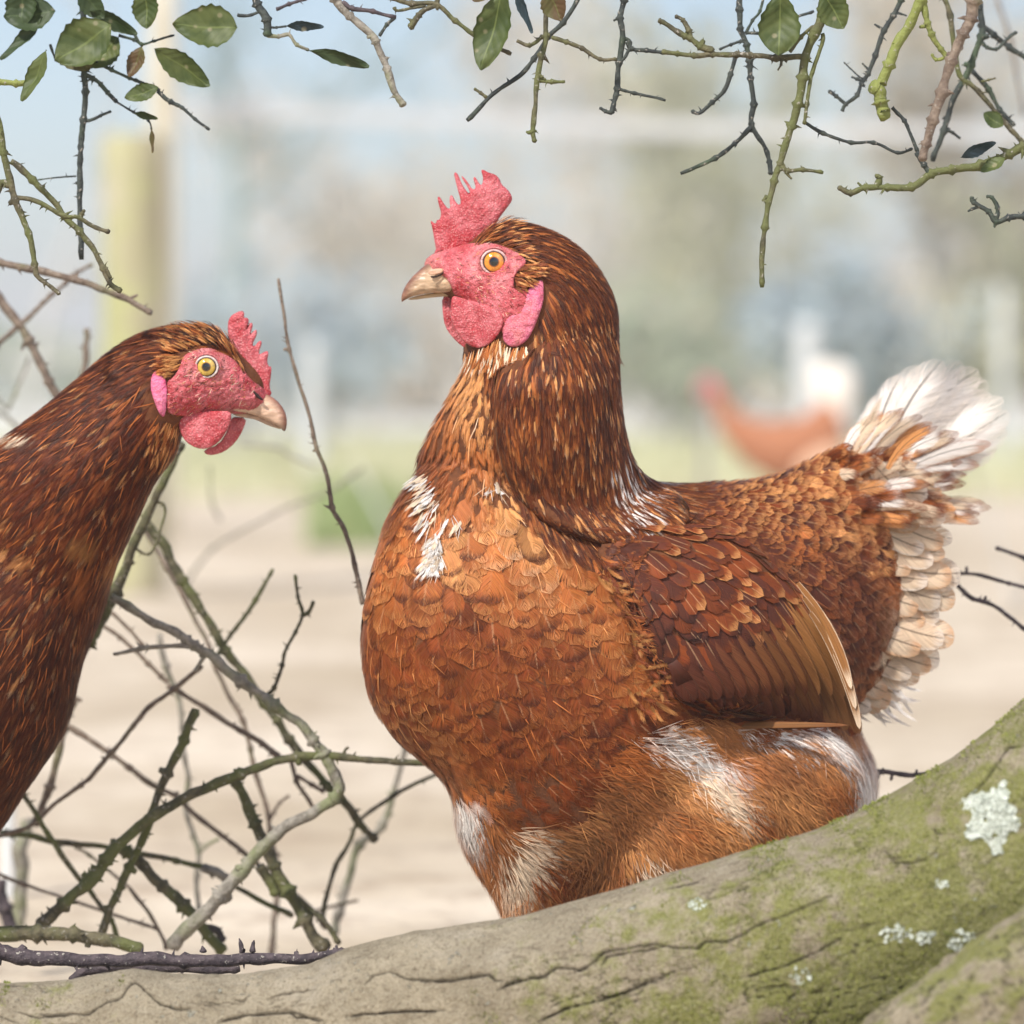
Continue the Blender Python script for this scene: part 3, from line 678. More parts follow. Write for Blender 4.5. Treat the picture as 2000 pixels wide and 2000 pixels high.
lm = mesh_obj('limb', P4.reshape(-1, 3), q, logm, logo, attrs={'crack': ('FLOAT', (r4 * .8).ravel()), 'moss': ('FLOAT', (.62 + .5 * fbm(np.stack([sa / 70, aa / 40, sa * 0], -1), 3, 61)).ravel())}); fix_normals(lm)
# short moss standing on the bark
def moss_tufts(n, seed):
    R = np.random.default_rng(seed); ix = R.integers(8, NS - 8, n * 3); jx = R.integers(0, int(NT * .62), n * 3)
    mv = moss[ix, jx] + fbm(np.stack([px[ix, jx] / 40, py[ix, jx] / 40, px[ix, jx] * 0], -1), 3, 55) * .9; ok = np.nonzero(mv > .48)[0][:n]; V = []; C = []; Fc = []
    for i in ok:
        p_ = P3[ix[i], jx[i]]; n_ = nr_log[ix[i], jx[i]]; h_ = R.uniform(2.5, 7) * UL; a = R.normal(0, .5, 3) + n_; a /= np.linalg.norm(a); b = np.cross(a, R.normal(0, 1, 3)); b /= np.linalg.norm(b) + 1e-9; w_ = R.uniform(.7, 1.6) * UL; m = len(V)
        V += [p_ - n_ * UL - b * w_, p_ - n_ * UL + b * w_, p_ + a * h_ * .6 + b * w_ * .8, p_ + a * h_ * .6 - b * w_ * .8, p_ + a * h_]; Fc += [(m, m + 1, m + 2, m + 3), (m + 3, m + 2, m + 4)]
    o = mesh_obj('moss', V, Fc, mat_simple('moss_blades', (.13, .16, .02), (.34, .36, .09), 120, .8, 0), logo); o['kind'] = 'stuff'; return o
moss_tufts(15000, 4)
# lichens on the trunk
BL = bvh_of(logo)
lich = mat_simple('lichen', (.50, .54, .46), (.74, .78, .69), 260, .85, .8, .002)
def lichen(cx, cy, rx, ry, n, seed, sz=7, name='lichen'):
    R = np.random.default_rng(seed); parts = []
    for _ in range(n):
        a = R.uniform(0, 6.283); r = math.sqrt(R.random()) * (1 + .25 * math.sin(a * 5 + seed)); x, y = cx + math.cos(a) * rx * r, cy + math.sin(a) * ry * r
        d = Vector(((x - 1000) / F, 1, -(y - HY) / F)).normalized(); h_ = BL.ray_cast(CAMP, d)
        if h_[0] is None: continue
        n_ = h_[1] if h_[1].dot(d) < 0 else -h_[1]; n_ = Vector(n_ + Vector(R.normal(0, .35, 3))).normalized(); t = n_.orthogonal().normalized(); b = n_.cross(t); s = sz * UL * R.uniform(.5, 1.3); ps = []
        for m in range(9):
            aa = 6.283 * m / 9; rr = s * R.uniform(.6, 1.15); ps.append(h_[0] + (t * math.cos(aa) + b * math.sin(aa)) * rr + n_ * s * R.uniform(.12, .5))
        base = [h_[0] + (p_ - h_[0]) * .55 - n_ * s * .35 for p_ in ps]; V = [tuple(h_[0] + n_ * s * .12)] + [tuple(p_) for p_ in ps] + [tuple(p_) for p_ in base]
        Fc = [(0, 1 + m, 1 + (m + 1) % 9) for m in range(9)] + [(1 + m, 10 + m, 10 + (m + 1) % 9, 1 + (m + 1) % 9) for m in range(9)] + [tuple(range(18, 9, -1))]
        parts.append((V, Fc))
    V, Fc = merge(parts); return mesh_obj(name, V, Fc, lich, logo, smooth=False)
lichen(1938, 1596, 45, 58, 420, 1, 7); lichen(1888, 1572, 14, 12, 18, 2, 5); lichen(1748, 1822, 28, 16, 40, 3, 5); lichen(1800, 1830, 22, 14, 30, 4, 5); lichen(1880, 1842, 26, 24, 60, 5, 5); lichen(1565, 1905, 22, 14, 26, 6, 4); lichen(1840, 1728, 12, 8, 14, 7, 4); lichen(1362, 1768, 18, 12, 26, 8, 4)
# ------------------------------------------------------------ hen parts
RED = (.44, .03, .04); PINK = (.64, .17, .19); MAG = (.70, .15, .27)
def comb_part(root, poly, depth, half, name='comb', mat='comb', dark=None, seed=0, base=None, k=.45):
    def nz(px, py): return fbm(np.stack([px / 9, py / 9, px * 0 + seed], -1), 3, seed) * 2.2
    V, Fc = solid(poly, 1.6, k, depth, it=1, noise=nz, hmax=half)
    def col(px, py, V):
        n = np.clip(fbm(np.stack([px / 26, py / 26, V[:, 1] * 0 + seed], -1), 3, seed + 5)[:, None] * .9 + .5, 0, 1)
        c = np.array(RED) * (1 - n) + np.array(PINK) * n
        if base is not None:      # deeper red where the comb grows from the skull
            t = np.clip(1 - np.abs((px - base[0]) * base[2] + (py - base[1]) * base[3]) / base[4], 0, 1)[:, None]
            c = c * (1 - t * .6) + np.array((.48, .02, .03)) * t * .6
        return c
    o = mesh_obj(name, V, Fc, M[mat], root, attrs=colour_attr(V, col)); fix_normals(o); return o
def eye_part(root, ex, ey, r, bvh, iris, ring=(.75, .5, .47), rr=1.3, nx=0.0, lookdx=-.06):
    d = float(front_depth(bvh, np.array([ex]), np.array([ey]))[0])
    R = r * U * 1.2; c = PW(ex, ey, D0 + (d + r * .25) * U)
    e = empty('eye', (0, 0, 0)); e.parent = root
    nth, nph = 40, 56; V = []; C = []
    for i in range(nth + 1):
        th = math.pi * i / nth
        for j in range(nph):
            ph = 2 * math.pi * j / nph
            dv = np.array([math.sin(th) * math.cos(ph), -math.cos(th), math.sin(th) * math.sin(ph)])
            V.append(c + dv * R * np.array([1, .75, 1]))
            g = math.sin(th) if th < math.pi / 2 else 1
            n = .5 + .5 * vnoise(np.array([[math.cos(ph) * 9, math.sin(ph) * 9, g * 3]]))[0]
            if g < .34: cc = (.004, .003, .003)
            elif g < .40: cc = (iris[0] * .35, iris[1] * .25, iris[2] * .2)
            elif g < .74: cc = tuple(x * (.75 + .5 * n) for x in iris)
            elif g < .80: cc = tuple(x * .35 for x in iris)
            else: cc = (.03, .015, .01)
            C.append((*cc, 1))
    Fc = [(i * nph + j, i * nph + (j + 1) % nph, (i + 1) * nph + (j + 1) % nph, (i + 1) * nph + j) for i in range(nth) for j in range(nph)]
    o = mesh_obj('eyeball', V, Fc, M['eye'], e, attrs={'Col': ('FLOAT_COLOR', C)}); fix_normals(o)
    # eyelid: two crinkled rings round the ball
    P = []
    for kk, (q, tr, cl, dz) in enumerate(((1.16, .12, ring, -.38), (1.40, .12, (.55, .16, .16), -.12))):
        pts = [c + np.array([math.cos(t), 0, math.sin(t) * (.93 if kk == 0 else .97)]) * r * U * q + np.array([0, dz * r * U, 0]) for t in np.linspace(0, 2 * math.pi, 49)[:-1]]
        A = []
        for i, p in enumerate(pts):
            t = np.array(pts[(i + 1) % 48]) - np.array(pts[i - 1]); t /= np.linalg.norm(t); out_ = np.cross(t, [0, 1, 0])
            rad = r * U * tr * (1 + .25 * math.sin(i * 2.1 + kk) * kk)
            for j in range(8):
                a = 2 * math.pi * j / 8; A.append(p + (out_ * math.cos(a) + np.array([0, 1, 0]) * math.sin(a)) * rad)
        F2 = [(i * 8 + j, i * 8 + (j + 1) % 8, ((i + 1) % 48) * 8 + (j + 1) % 8, ((i + 1) % 48) * 8 + j) for i in range(48) for j in range(8)]
        P.append((np.array(A), F2, ring if kk == 0 else (.55, .16, .16)))
    for A, F2, rc in P:
        o = mesh_obj('eyelid', A, F2, M['skin'], e, attrs={'Col': ('FLOAT_COLOR', [(*rc, 1)] * len(A))}); fix_normals(o)
    return e
def skin_patch(root, name, poly, bvh, k=.35, hmax=9, lift=2, cols=(RED, PINK), seed=1, amp=3.2, sc=6, step=1.8, sink=12, smooth=6, hook=None, mat='skin', it=2, maxdepth=None):
    def nz(px, py):
        a = fbm(np.stack([px / sc, py / sc, px * 0], -1), 3, seed); b = fbm(np.stack([px / (sc * 3.4), py / (sc * 1.7), px * 0 + 4], -1), 2, seed + 9)
        return a * amp + (1 - np.abs(b)) * amp * .9
    V, Fc = patch(poly, step, k, bvh, lift=lift, sink=sink, noise=nz, hmax=hmax, smooth=smooth, it=it, maxdepth=maxdepth)
    def col(px, py, V):
        n = np.clip(fbm(np.stack([px / 22, py / 22, V[:, 1] * 0], -1), 4, seed + 3) * .9 + .5, 0, 1)[:, None]
        c = np.array(cols[0]) * (1 - n) + np.array(cols[1]) * n
        if hook: c = hook(px, py, c)
        return c
    o = mesh_obj(name, V, Fc, M[mat], root, attrs=colour_attr(V, col)); fix_normals(o); return o
def beak_part(root, name, poly, depth, half, tipx, hook, k=.8, seed=3, step=1.4):
    def nz(px, py): return fbm(np.stack([px / 14, py / 6, px * 0], -1), 3, seed) * 1.6
    V, Fc = solid(poly, step, k, depth, it=1, noise=nz, hmax=half)
    o = mesh_obj(name, V, Fc, M['beak'], root, attrs=colour_attr(V, hook)); fix_normals(o); return o

def shank(root, x, depth, ytop, yfoot, d_face=-1):
    """scaly yellow leg and foot, mostly behind the log"""
    dz = D0 + depth * U; zt = H - (ytop - HY) / F * dz; X = (x - 1000) / F * dz
    parts = []
    C = np.array([[X, dz, zt], [X + .004 * d_face, dz, zt * .5 + .012], [X, dz, .012]]); C = catmull(C, 6)
    parts.append(tube(C, np.linspace(.0075, .0055, len(C)), 10, True, .12, 3))
    for a, L in ((-.5, .055), (0, .065), (.5, .055), (math.pi, .028)):
        dx, dy = math.cos(a) * d_face, math.sin(a)
        C = catmull([[X, dz, .014], [X + dx * L * .5, dz + dy * L * .5, .012], [X + dx * L * .85, dz + dy * L * .85, .006], [X + dx * L, dz + dy * L, .003]], 4)
        parts.append(tube(C, np.linspace(.0052, .0018, len(C)), 8, True, .15, 5))
    V, Fc = merge(parts); return mesh_obj('leg', V, Fc, M['shank'], root)
M['shank'] = mat_simple('shank', (.45, .30, .08), (.55, .40, .14), 300, .55, .6)

# ================================================================ THE STANDING HEN
def zf(p): return Z(700, 300, 600, p)
hen = empty('hen', tuple(PW(1150, 2110, D0 + .02)))
tag(hen, 'brown hen standing behind the log facing left, with white tail in view', 'hen', 'brown hens')
torso = S([(905, 780), (850, 850), (800, 880), (768, 915), (745, 950), (728, 990), (712, 1040), (700, 1090), (688, 1140), (683, 1190), (682, 1240), (690, 1290), (705, 1335), (730, 1375), (765, 1412), (800, 1440), (835, 1470), (850, 1500), (858, 1525),
           (860, 1545), (868, 1575), (880, 1605), (900, 1630), (925, 1655), (945, 1690), (962, 1735), (985, 1775), (1040, 1810), (1120, 1815), (1250, 1790), (1400, 1720), (1540, 1650), (1625, 1570), (1648, 1520), (1655, 1470), (1640, 1420), (1610, 1370),
           (1622, 1330), (1665, 1300), (1705, 1260), (1725, 1200), (1735, 1130), (1735, 1050), (1725, 980), (1700, 920), (1660, 870), (1600, 840), (1560, 855), (1500, 888), (1450, 905), (1400, 912), (1330, 914), (1270, 915), (1180, 905), (1080, 880), (1000, 820)])
def yaw(px, py): return 70 + (px - 1000) * .32 - np.clip((950 - py) / 900, 0, .3) * 100
neck = zf([(415, 700), (440, 650), (490, 612), (600, 590), (700, 560), (800, 490), (870, 437), (920, 424), (990, 424), (1070, 444), (1150, 466), (1240, 500), (1320, 545), (1400, 605), (1465, 672), (1525, 750), (1575, 845), (1612, 935), (1628, 1030),
           (1628, 1120), (1632, 1300), (1628, 1450), (1632, 1600), (1650, 1750), (1665, 1900)]) + S([(1215, 935), (1200, 1010), (1100, 1030), (960, 1000), (860, 950), (800, 920), (780, 880), (805, 825), (842, 760), (866, 712), (886, 680)]) + zf([(640, 1240), (700, 1130), (690, 1040), (620, 940), (560, 900), (440, 850)])
P_ = []
P_.append(solid(torso, 7, .82, yaw))
P_.append(solid(neck, 6, .92, lambda x, y: 0 + np.clip((y - 600) / 400, 0, 1) * 40 + np.clip(x - 1100, 0, 200) * .15))
head_round = zf([(410, 720), (440, 660), (560, 615), (720, 575), (860, 470), (1000, 450), (1150, 520), (1250, 640), (1270, 800), (1200, 950), (1050, 1010), (900, 960), (760, 930), (600, 880), (470, 830)])
P_.append(solid(head_round, 5, .98, 0))
# thighs and fluff
P_.append(solid(S([(1180, 1440), (1300, 1370), (1480, 1360), (1600, 1400), (1640, 1480), (1600, 1580), (1480, 1660), (1320, 1730), (1180, 1760), (1120, 1700), (1120, 1560)]), 7, .7, lambda x, y: 0 + (x - 1300) * .22))
P_.append(solid(S([(862, 1500), (960, 1480), (1080, 1540), (1130, 1620), (1130, 1740), (1060, 1810), (980, 1800), (935, 1690), (890, 1630), (862, 1570)]), 7, .8, lambda x, y: 30))
body = remeshed('body', P_, M['under'], .0017, 7); body.parent = hen; body.matrix_parent_inverse = Matrix.Translation(-Vector(hen.location))
for_children = []
BV = bvh_of(body)

# --- colours (real feather colours)
BR = (.172, .037, .008); OR = (.38, .108, .024); LT = (.62, .27, .09); CR = (.80, .62, .44); WH = (.86, .80, .74); MR = (.082, .021, .010); DK = (.028, .009, .006); GO = (.36, .15, .042)

capeP = zf([(900, 430), (990, 424), (1070, 444), (1150, 466), (1240, 500), (1320, 545), (1400, 605), (1465, 672), (1525, 750), (1575, 845), (1612, 935), (1700, 1030), (1700, 1300), (1700, 1600), (1720, 1900)]) + S([(1250, 900), (1300, 930), (1240, 1000), (1160, 1018), (1100, 1012), (1060, 1000), (1020, 975), (985, 945), (958, 900), (940, 850), (932, 780), (928, 720)]) + zf([(800, 1230), (980, 1200), (1080, 1100), (1130, 950), (1150, 800), (1060, 690), (980, 620), (850, 570), (760, 590), (780, 530)])
faceP = zf([(400, 700), (440, 645), (560, 612), (680, 580), (740, 580), (800, 560), (880, 570), (960, 600), (1040, 640), (1070, 690), (1110, 760), (1160, 800), (1168, 900), (1135, 1010), (1090, 1130), (1010, 1210), (950, 1215), (900, 1150), (760, 1225), (640, 1150), (590, 1000), (590, 880), (450, 850)])
capeM = S([(1052, 520), (1046, 590), (1006, 668), (960, 684), (934, 700), (933, 780), (940, 850), (957, 900), (985, 945), (1020, 976), (1060, 1000), (1110, 1014), (1160, 1030), (1230, 1040), (1300, 1000), (1290, 930), (1212, 898), (1185, 850), (1172, 780), (1166, 700), (1166, 640), (1150, 560), (1110, 490), (1075, 480)])
capeflow = [(960, 430, 10), (1080, 470, 30), (1160, 560, 55), (1200, 650, 78), (1205, 800, 86), (1215, 900, 70), (1260, 950, 40), (1100, 600, 70), (1080, 700, 90), (1100, 850, 88), (1050, 950, 80), (1150, 1000, 70), (1000, 850, 86), (980, 750, 92), (900, 430, 20), (860, 500, 10), (1000, 500, 20), (1220, 1000, 50)]
bodyflow = [(900, 750, 100), (880, 850, 95), (940, 900, 92), (820, 930, 105), (800, 1000, 100), (760, 1100, 95), (740, 1250, 88), (760, 1380, 65), (830, 1480, 48), (900, 1560, 40), (1000, 1600, 30), (1080, 1650, 20),
            (900, 1050, 92), (900, 1200, 90), (920, 1350, 75), (1000, 1450, 55), (1000, 1000, 80), (1100, 1080, 72), (1150, 1180, 70), (1100, 1280, 72), (1200, 1300, 55), (1260, 1380, 10), (1150, 1400, 42), (1150, 1550, 25),
            (1300, 1430, 20), (1450, 1450, 35), (1600, 1450, 50), (1680, 1500, 80), (1500, 1580, 50), (1350, 1600, 45), (1250, 1680, 70), (1150, 1700, 110),
            (900, 1600, 95), (950, 1700, 85), (1030, 1750, 80), (1100, 1780, 75),
            (1300, 940, 2), (1450, 940, 355), (1600, 900, 335), (1700, 900, 325), (1450, 1010, 22), (1550, 1050, 10), (1650, 1000, 350), (1750, 960, 345), (1600, 1130, 40), (1700, 1130, 25), (1780, 1130, 20), (1650, 1230, 50), (1740, 1250, 40), (1690, 1320, 55), (1780, 1050, 5)]
ctrl_col = [  # x, y, colour, fringe colour
 (860, 780, *OR, *LT), (930, 730, *LT, *CR), (930, 800, *LT, *CR), (880, 830, *OR, *LT), (920, 880, *OR, *LT), (850, 860, *BR, *OR), (820, 900, *MR, *BR), (870, 910, *BR, *OR), (900, 960, *OR, *LT), (1000, 960, *LT, *CR), (1090, 1010, *OR, *LT), (1150, 1080, *OR, *LT), (820, 1000, *OR, *LT), (760, 1080, *OR, *LT), (720, 1200, *BR, *OR),
 (800, 1180, *BR, *OR), (900, 1150, *BR, *OR), (950, 1050, *OR, *LT), (1000, 1200, *BR, *OR), (1100, 1250, *BR, *OR), (1180, 1200, *OR, *LT), (740, 1330, *BR, *LT), (800, 1430, *OR, *LT), (900, 1400, *BR, *OR), (1000, 1400, *BR, *OR), (1200, 1380, *BR, *OR),
 (900, 1500, *OR, *LT), (1000, 1530, *BR, *OR), (1100, 1500, *BR, *OR), (1250, 1500, *BR, *LT), (1400, 1500, *OR, *LT), (1520, 1500, *BR, *OR), (1620, 1550, *OR, *LT), (1350, 1620, *OR, *LT), (1200, 1650, *BR, *OR), (1100, 1650, *MR, *BR),
 (920, 1650, *OR, *LT), (1000, 1720, *OR, *LT), (1080, 1720, *BR, *LT), (1300, 950, *MR, *OR), (1450, 950, *BR, *LT), (1550, 930, *BR, *LT), (1500, 1050, *MR, *OR), (1620, 1000, *BR, *LT), (1600, 1100, *MR, *BR), (1700, 1080, *BR, *OR), (1650, 1200, *MR, *BR), (1700, 1250, *MR, *OR), (1760, 1180, *LT, *CR), (1750, 960, *OR, *CR), (1660, 900, *OR, *CR)]
spots = [(890, 1020, 40, 26, 60, LT), (1000, 985, 80, 16, 38, LT), (1200, 1480, 60, 40, 30, OR), (1420, 1620, 80, 40, 30, LT), (1340, 1520, 90, 50, 30, LT), (1560, 1600, 60, 40, 40, LT), (1330, 1470, 90, 26, 20, WH), (1390, 1540, 70, 26, 45, CR), (1490, 1428, 60, 14, 5, WH), (1600, 1430, 60, 22, 35, WH), (1690, 1530, 26, 90, -8, WH), (1660, 1600, 30, 40, 0, CR),
         (905, 1580, 18, 60, -15, WH), (1000, 1680, 32, 70, 10, CR), (1270, 1690, 40, 30, 0, CR), (1230, 1640, 30, 20, 0, LT), (1790, 1240, 40, 70, -10, CR), (1780, 1100, 26, 90, 0, CR), (1740, 1330, 60, 30, -30, WH), (1150, 1060, 30, 14, 40, LT), (1640, 900, 50, 16, -30, CR), (1120, 1590, 26, 18, 0, LT),
         (1750, 1000, 22, 20, 0, WH), (1770, 1090, 16, 24, 0, WH), (1575, 1030, 12, 10, 0, LT), (1700, 1230, 12, 18, 0, CR)]
wingP = S([(1120, 1035), (1175, 1000), (1240, 990), (1320, 995), (1400, 1020), (1450, 1060), (1500, 1110), (1545, 1170), (1580, 1235), (1610, 1310), (1624, 1370), (1612, 1384), (1580, 1372), (1500, 1350), (1420, 1345), (1340, 1345), (1290, 1330), (1255, 1285), (1225, 1230), (1205, 1160), (1175, 1100), (1135, 1065)])
bellyP = S([(1190, 1395), (1300, 1350), (1640, 1370), (1700, 1500), (1600, 1700), (960, 1830), (840, 1560), (850, 1500), (960, 1560), (1080, 1560), (1120, 1440)])
rumpP = S([(1180, 895), (1300, 890), (1700, 800), (1850, 900), (1830, 1300), (1650, 1400), (1560, 1160), (1480, 1060), (1380, 990), (1250, 960)])

# wing
wing_o = None
Vw, Fw = patch(wingP, 6, .30, BV, lift=14, sink=40, hmax=44, smooth=40, it=1)
wing = mesh_obj('wing', Vw, Fw, M['under']); fix_normals(wing); adopt(hen, wing)
BW = bvh_of(wing)
# hackle cape: its own rounded layer over neck and shoulder
Vc, Fc_ = patch(capeM, 5, .6, BV, lift=8, sink=60, hmax=34, smooth=14, it=1, fade=lambda x, y: np.clip((y - 640) / 110, 0, 1))
Vc0 = Vc; cape = mesh_obj('neck_hackle', Vc, Fc_, M['under']); fix_normals(cape); adopt(hen, cape)
BC = bvh_of(cape)

B_body, B_cape, B_belly = Bunch(), Bunch(), Bunch()
def back_skip(p, n, lim=.45, keep=.25):
    v = Vector(p) - CAMP; v.normalize(); return Vector(n).dot(v) > lim and random.random() > keep
def do_cape(P, Nn, bv, dens=1.0):
    px, py = WP(P)
    for p, n, x, y in zip(P, Nn, px, py):
        if not inpoly(np.array(x), np.array(y), capeP): continue
        if inpoly(np.array(x), np.array(y), faceP): continue
        if back_skip(p, n): continue
        if random.random() > dens: continue
        a = flow(capeflow, x, y)
        t = min(max((y - 420) / 520, 0), 1)
        L = 34 + 62 * t; W = 8 + 8 * t
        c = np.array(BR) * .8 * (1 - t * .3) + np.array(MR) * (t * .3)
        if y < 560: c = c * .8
        c2 = np.array(OR)
        if random.random() < .20: c = np.array(OR) * .95; c2 = np.array(LT)
        if random.random() < .36: c = np.array(MR) * .7; c2 = np.array(BR)
        if t > .35 and random.random() < (.10 if x > 1080 else .04): c = np.array(LT); c2 = np.array(CR); W *= .65; L *= .7
        dx = (x - 1215) / 30
        if y > 860 and abs(dx) < 1 and random.random() < .3: c = np.array(WH)
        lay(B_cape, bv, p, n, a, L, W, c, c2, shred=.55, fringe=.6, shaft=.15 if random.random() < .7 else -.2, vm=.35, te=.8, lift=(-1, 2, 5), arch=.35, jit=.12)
P, Nn = surface_samples(body, 7.5 * U); do_cape(P, Nn, BV)
P, Nn = surface_samples(cape, 8.5 * U); m = (Nn[:, 1] < .1); do_cape(P[m], Nn[m], BC)

P, Nn = surface_samples(body, 28 * U, 4); px, py = WP(P)
cc = np.array([r[2:] for r in ctrl_col])
for p, n, x, y in zip(P, Nn, px, py):
    X, Y = np.array(x), np.array(y)
    if inpoly(X, Y, capeP) or inpoly(X, Y, faceP) or y < 640: continue
    if back_skip(p, n): continue
    a = flow(bodyflow, x, y); f = field(ctrl_col, x, y); c, c2 = f[:3], f[3:]
    c = blobs(c, spots, x, y); c2 = blobs(c2, spots, x, y)
    if inpoly(X, Y, bellyP): continue
    if inpoly(X, Y, rumpP) or y < 915: continue
    if False:
        if random.random() < .22: c = c2; 
        if random.random() < .25: c = np.array(MR)
        k_ = np.clip((x - 1250) / 400, 0, 1)
        lay(B_body, BV, p, n, a, 40 + 38 * k_, 22 + 14 * k_, c, c2, shred=.35, fringe=.75, shaft=.15, vm=.6, te=.5, lift=(-3, 2, 9), arch=.3, jit=.2)
        continue
    near = min(1, max(0, (x - 690) / 130))
    thr = y < 930
    if thr: lay(B_body, BV, p, n, a, 52, 15, c, c2, shred=.75, fringe=.6, shaft=.25, vm=.4, te=.8, lift=(-1, 2, 6), arch=.3, jit=.22)
    else:
        low = np.clip((y - 1350) / 150, 0, 1)
        dkf = random.random() < .26; sz = random.uniform(.8, 1.15); lay(B_body, BV, p, n, a, (118 - 26 * low) * sz, (66 - 28 * low) * (.6 + .4 * near) * sz, c * random.choice((.75, 1, 1, 1.15)), (np.array(MR) if dkf else c * .45 + c2 * .55), shred=.40 + .35 * low, fringe=.9, shaft=.22 if random.random() < .25 else .05, vm=.66, te=.45, lift=(-3, 0, 5), arch=.08, jit=.12)
P, Nn = surface_samples(body, 18 * U); px, py = WP(P)
for p, n, x, y in zip(P, Nn, px, py):
    X, Y = np.array(x), np.array(y)
    if inpoly(X, Y, capeP) or inpoly(X, Y, faceP) or y < 640 or back_skip(p, n) or inpoly(X, Y, bellyP): continue
    rp = inpoly(X, Y, rumpP)
    if not (rp or y < 985 + random.uniform(-35, 25)): continue
    a = flow(bodyflow, x, y); f = field(ctrl_col, x, y); c, c2 = blobs(f[:3], spots, x, y), blobs(f[3:], spots, x, y)
    if rp:
        if random.random() < .12: c = c2
        if random.random() < .3: c = np.array(MR)
        k_ = np.clip((x - 1250) / 400, 0, 1)
        if x > 1600 and y < 1080 and random.random() < .45: c = np.array(LT) * 1.1; c2 = np.array(BR)
        lay(B_body, BV, p, n, a, 56 + 50 * k_, 27 + 20 * k_, c, c2, shred=.35, fringe=.8, shaft=.2, vm=.6, te=.5, lift=(-3, 2, 10), arch=.15, jit=.18)
    else: lay(B_body, BV, p, n, a, 58, 17, c, c2, shred=.75, fringe=.6, shaft=.25, vm=.4, te=.8, lift=(-1, 2, 8), arch=.2, jit=.24)
for cx_, cy_, rx_, ry_, n_ in ((842, 985, 17, 44, 62), (853, 1075, 13, 36, 90), (825, 935, 14, 10, 16), (965, 950, 12, 9, 12), (880, 1020, 26, 20, 12)):
    for i in range(n_):
        r_ = math.sqrt(random.random()); a_ = random.uniform(0, 6.28); x = cx_ + rx_ * r_ * math.cos(a_); y = cy_ + ry_ * r_ * math.sin(a_)
        d = Vector(((x - 1000) / F, 1, -(y - HY) / F)).normalized(); h_ = BV.ray_cast(CAMP, d)
        if h_[0] is None: continue
        cc_ = np.array(WH if random.random() < .6 else CR); lay(B_body, BV, Vector(h_[0]), h_[1], flow(bodyflow, x, y) + .2, random.uniform(26, 56), random.choice((2, 3, 12, 16)), cc_ * .74, cc_ * .74, shred=.98, fringe=.3, shaft=0, vm=.4, te=.8, lift=(2, 8, 14), arch=.1, jit=.35)
# ruffled light edge where the breast feathers lap over the front of the wing
for i in range(210):
    t = random.random(); x = 1180 + 75 * t + 40 * math.sin(t * 3) + random.uniform(-45, 30); y = 1090 + 290 * t
    d = Vector(((x - 1000) / F, 1, -(y - HY) / F)).normalized(); h_ = BV.ray_cast(CAMP, d)
    if h_[0] is None: continue
    lay(B_body, BV, Vector(h_[0]) - d * 22 * U, h_[1], math.radians(random.uniform(-25, 60) + 10), random.uniform(34, 62), random.choice((2.4, 2.4, 15)), random.choice((OR, BR, GO, BR)), LT, shred=.95, fringe=.6, shaft=.1, vm=.4, te=.8, lift=(16, 30, 44), arch=.1, jit=.2)
# loose barbs over the breast: fine light strands
P, Nn = surface_samples(body, 21 * U); px, py = WP(P)
for p, n, x, y in zip(P, Nn, px, py):
    X, Y = np.array(x), np.array(y)
    if inpoly(X, Y, capeP) or inpoly(X, Y, faceP) or y < 800 or inpoly(X, Y, rumpP) or n[1] > .2: continue
    if random.random() < .9: continue
    a = flow(bodyflow, x, y); f = field(ctrl_col, x, y)
    lay(B_body, BV, p, n, a, random.uniform(24, 70), random.choice((1.3, 1.8, 2.2)), f[3:] * 1.15, f[3:] * 1.3, shred=0, fringe=0, shaft=0, vm=.3, te=.9, lift=(0, 5, 9), arch=0, jit=.25)
# belly and thighs: downy, hair-like
P, Nn = surface_samples(body, 9.5 * U); px, py = WP(P)
for p, n, x, y in zip(P, Nn, px, py):
    X, Y = np.array(x), np.array(y)
    if not inpoly(X, Y, bellyP): continue
    if back_skip(p, n): continue
    a = flow(bodyflow, x, y) + .35 * vnoise(np.array([[x / 60, y / 60, 1.5]]))[0]
    f = field(ctrl_col, x, y); c, c2 = f[:3], f[3:]
    nn_ = vnoise(np.array([[x / 45, y / 45, 7.5]]))[0]; m3 = min(max(vnoise(np.array([[x / 90, y / 55, 3.5]]))[0] * .9 + .45, 0), .9); c = (c * (1 - m3) + np.array(LT) * .8 * m3) * (1 + .25 * nn_); c2 = c2 * .5 + np.array(LT) * .5; c = blobs(c, spots, x, y); c2 = blobs(c2, spots, x, y)
    lay(B_belly, BV, p, n, a, random.uniform(70, 105), random.uniform(16, 30), c, c2 * .6 + np.array(CR) * .4, shred=.93, fringe=.7, shaft=.1, vm=.4, te=.8, lift=(-1, 3, 8), arch=.3, jit=.2)
    for _ in range(1):
        lay(B_belly, BV, p + np.random.normal(0, 3 * U, 3), n, a, random.uniform(35, 66), 2.0, c * random.uniform(.8, 1.2), c2, shred=0, fringe=0, shaft=0, vm=.3, te=.9, lift=(0, 6, 12), arch=0, jit=.35)
plum = B_body.build('breast_plumage', M['feather'], None); adopt(hen, plum)
hk = B_cape.build('hackle_plumage', M['feather'], None, nu=3, nv=6); adopt(hen, hk)
bl = B_belly.build('belly_down', M['feather'], None, nu=3, nv=6); adopt(hen, bl)

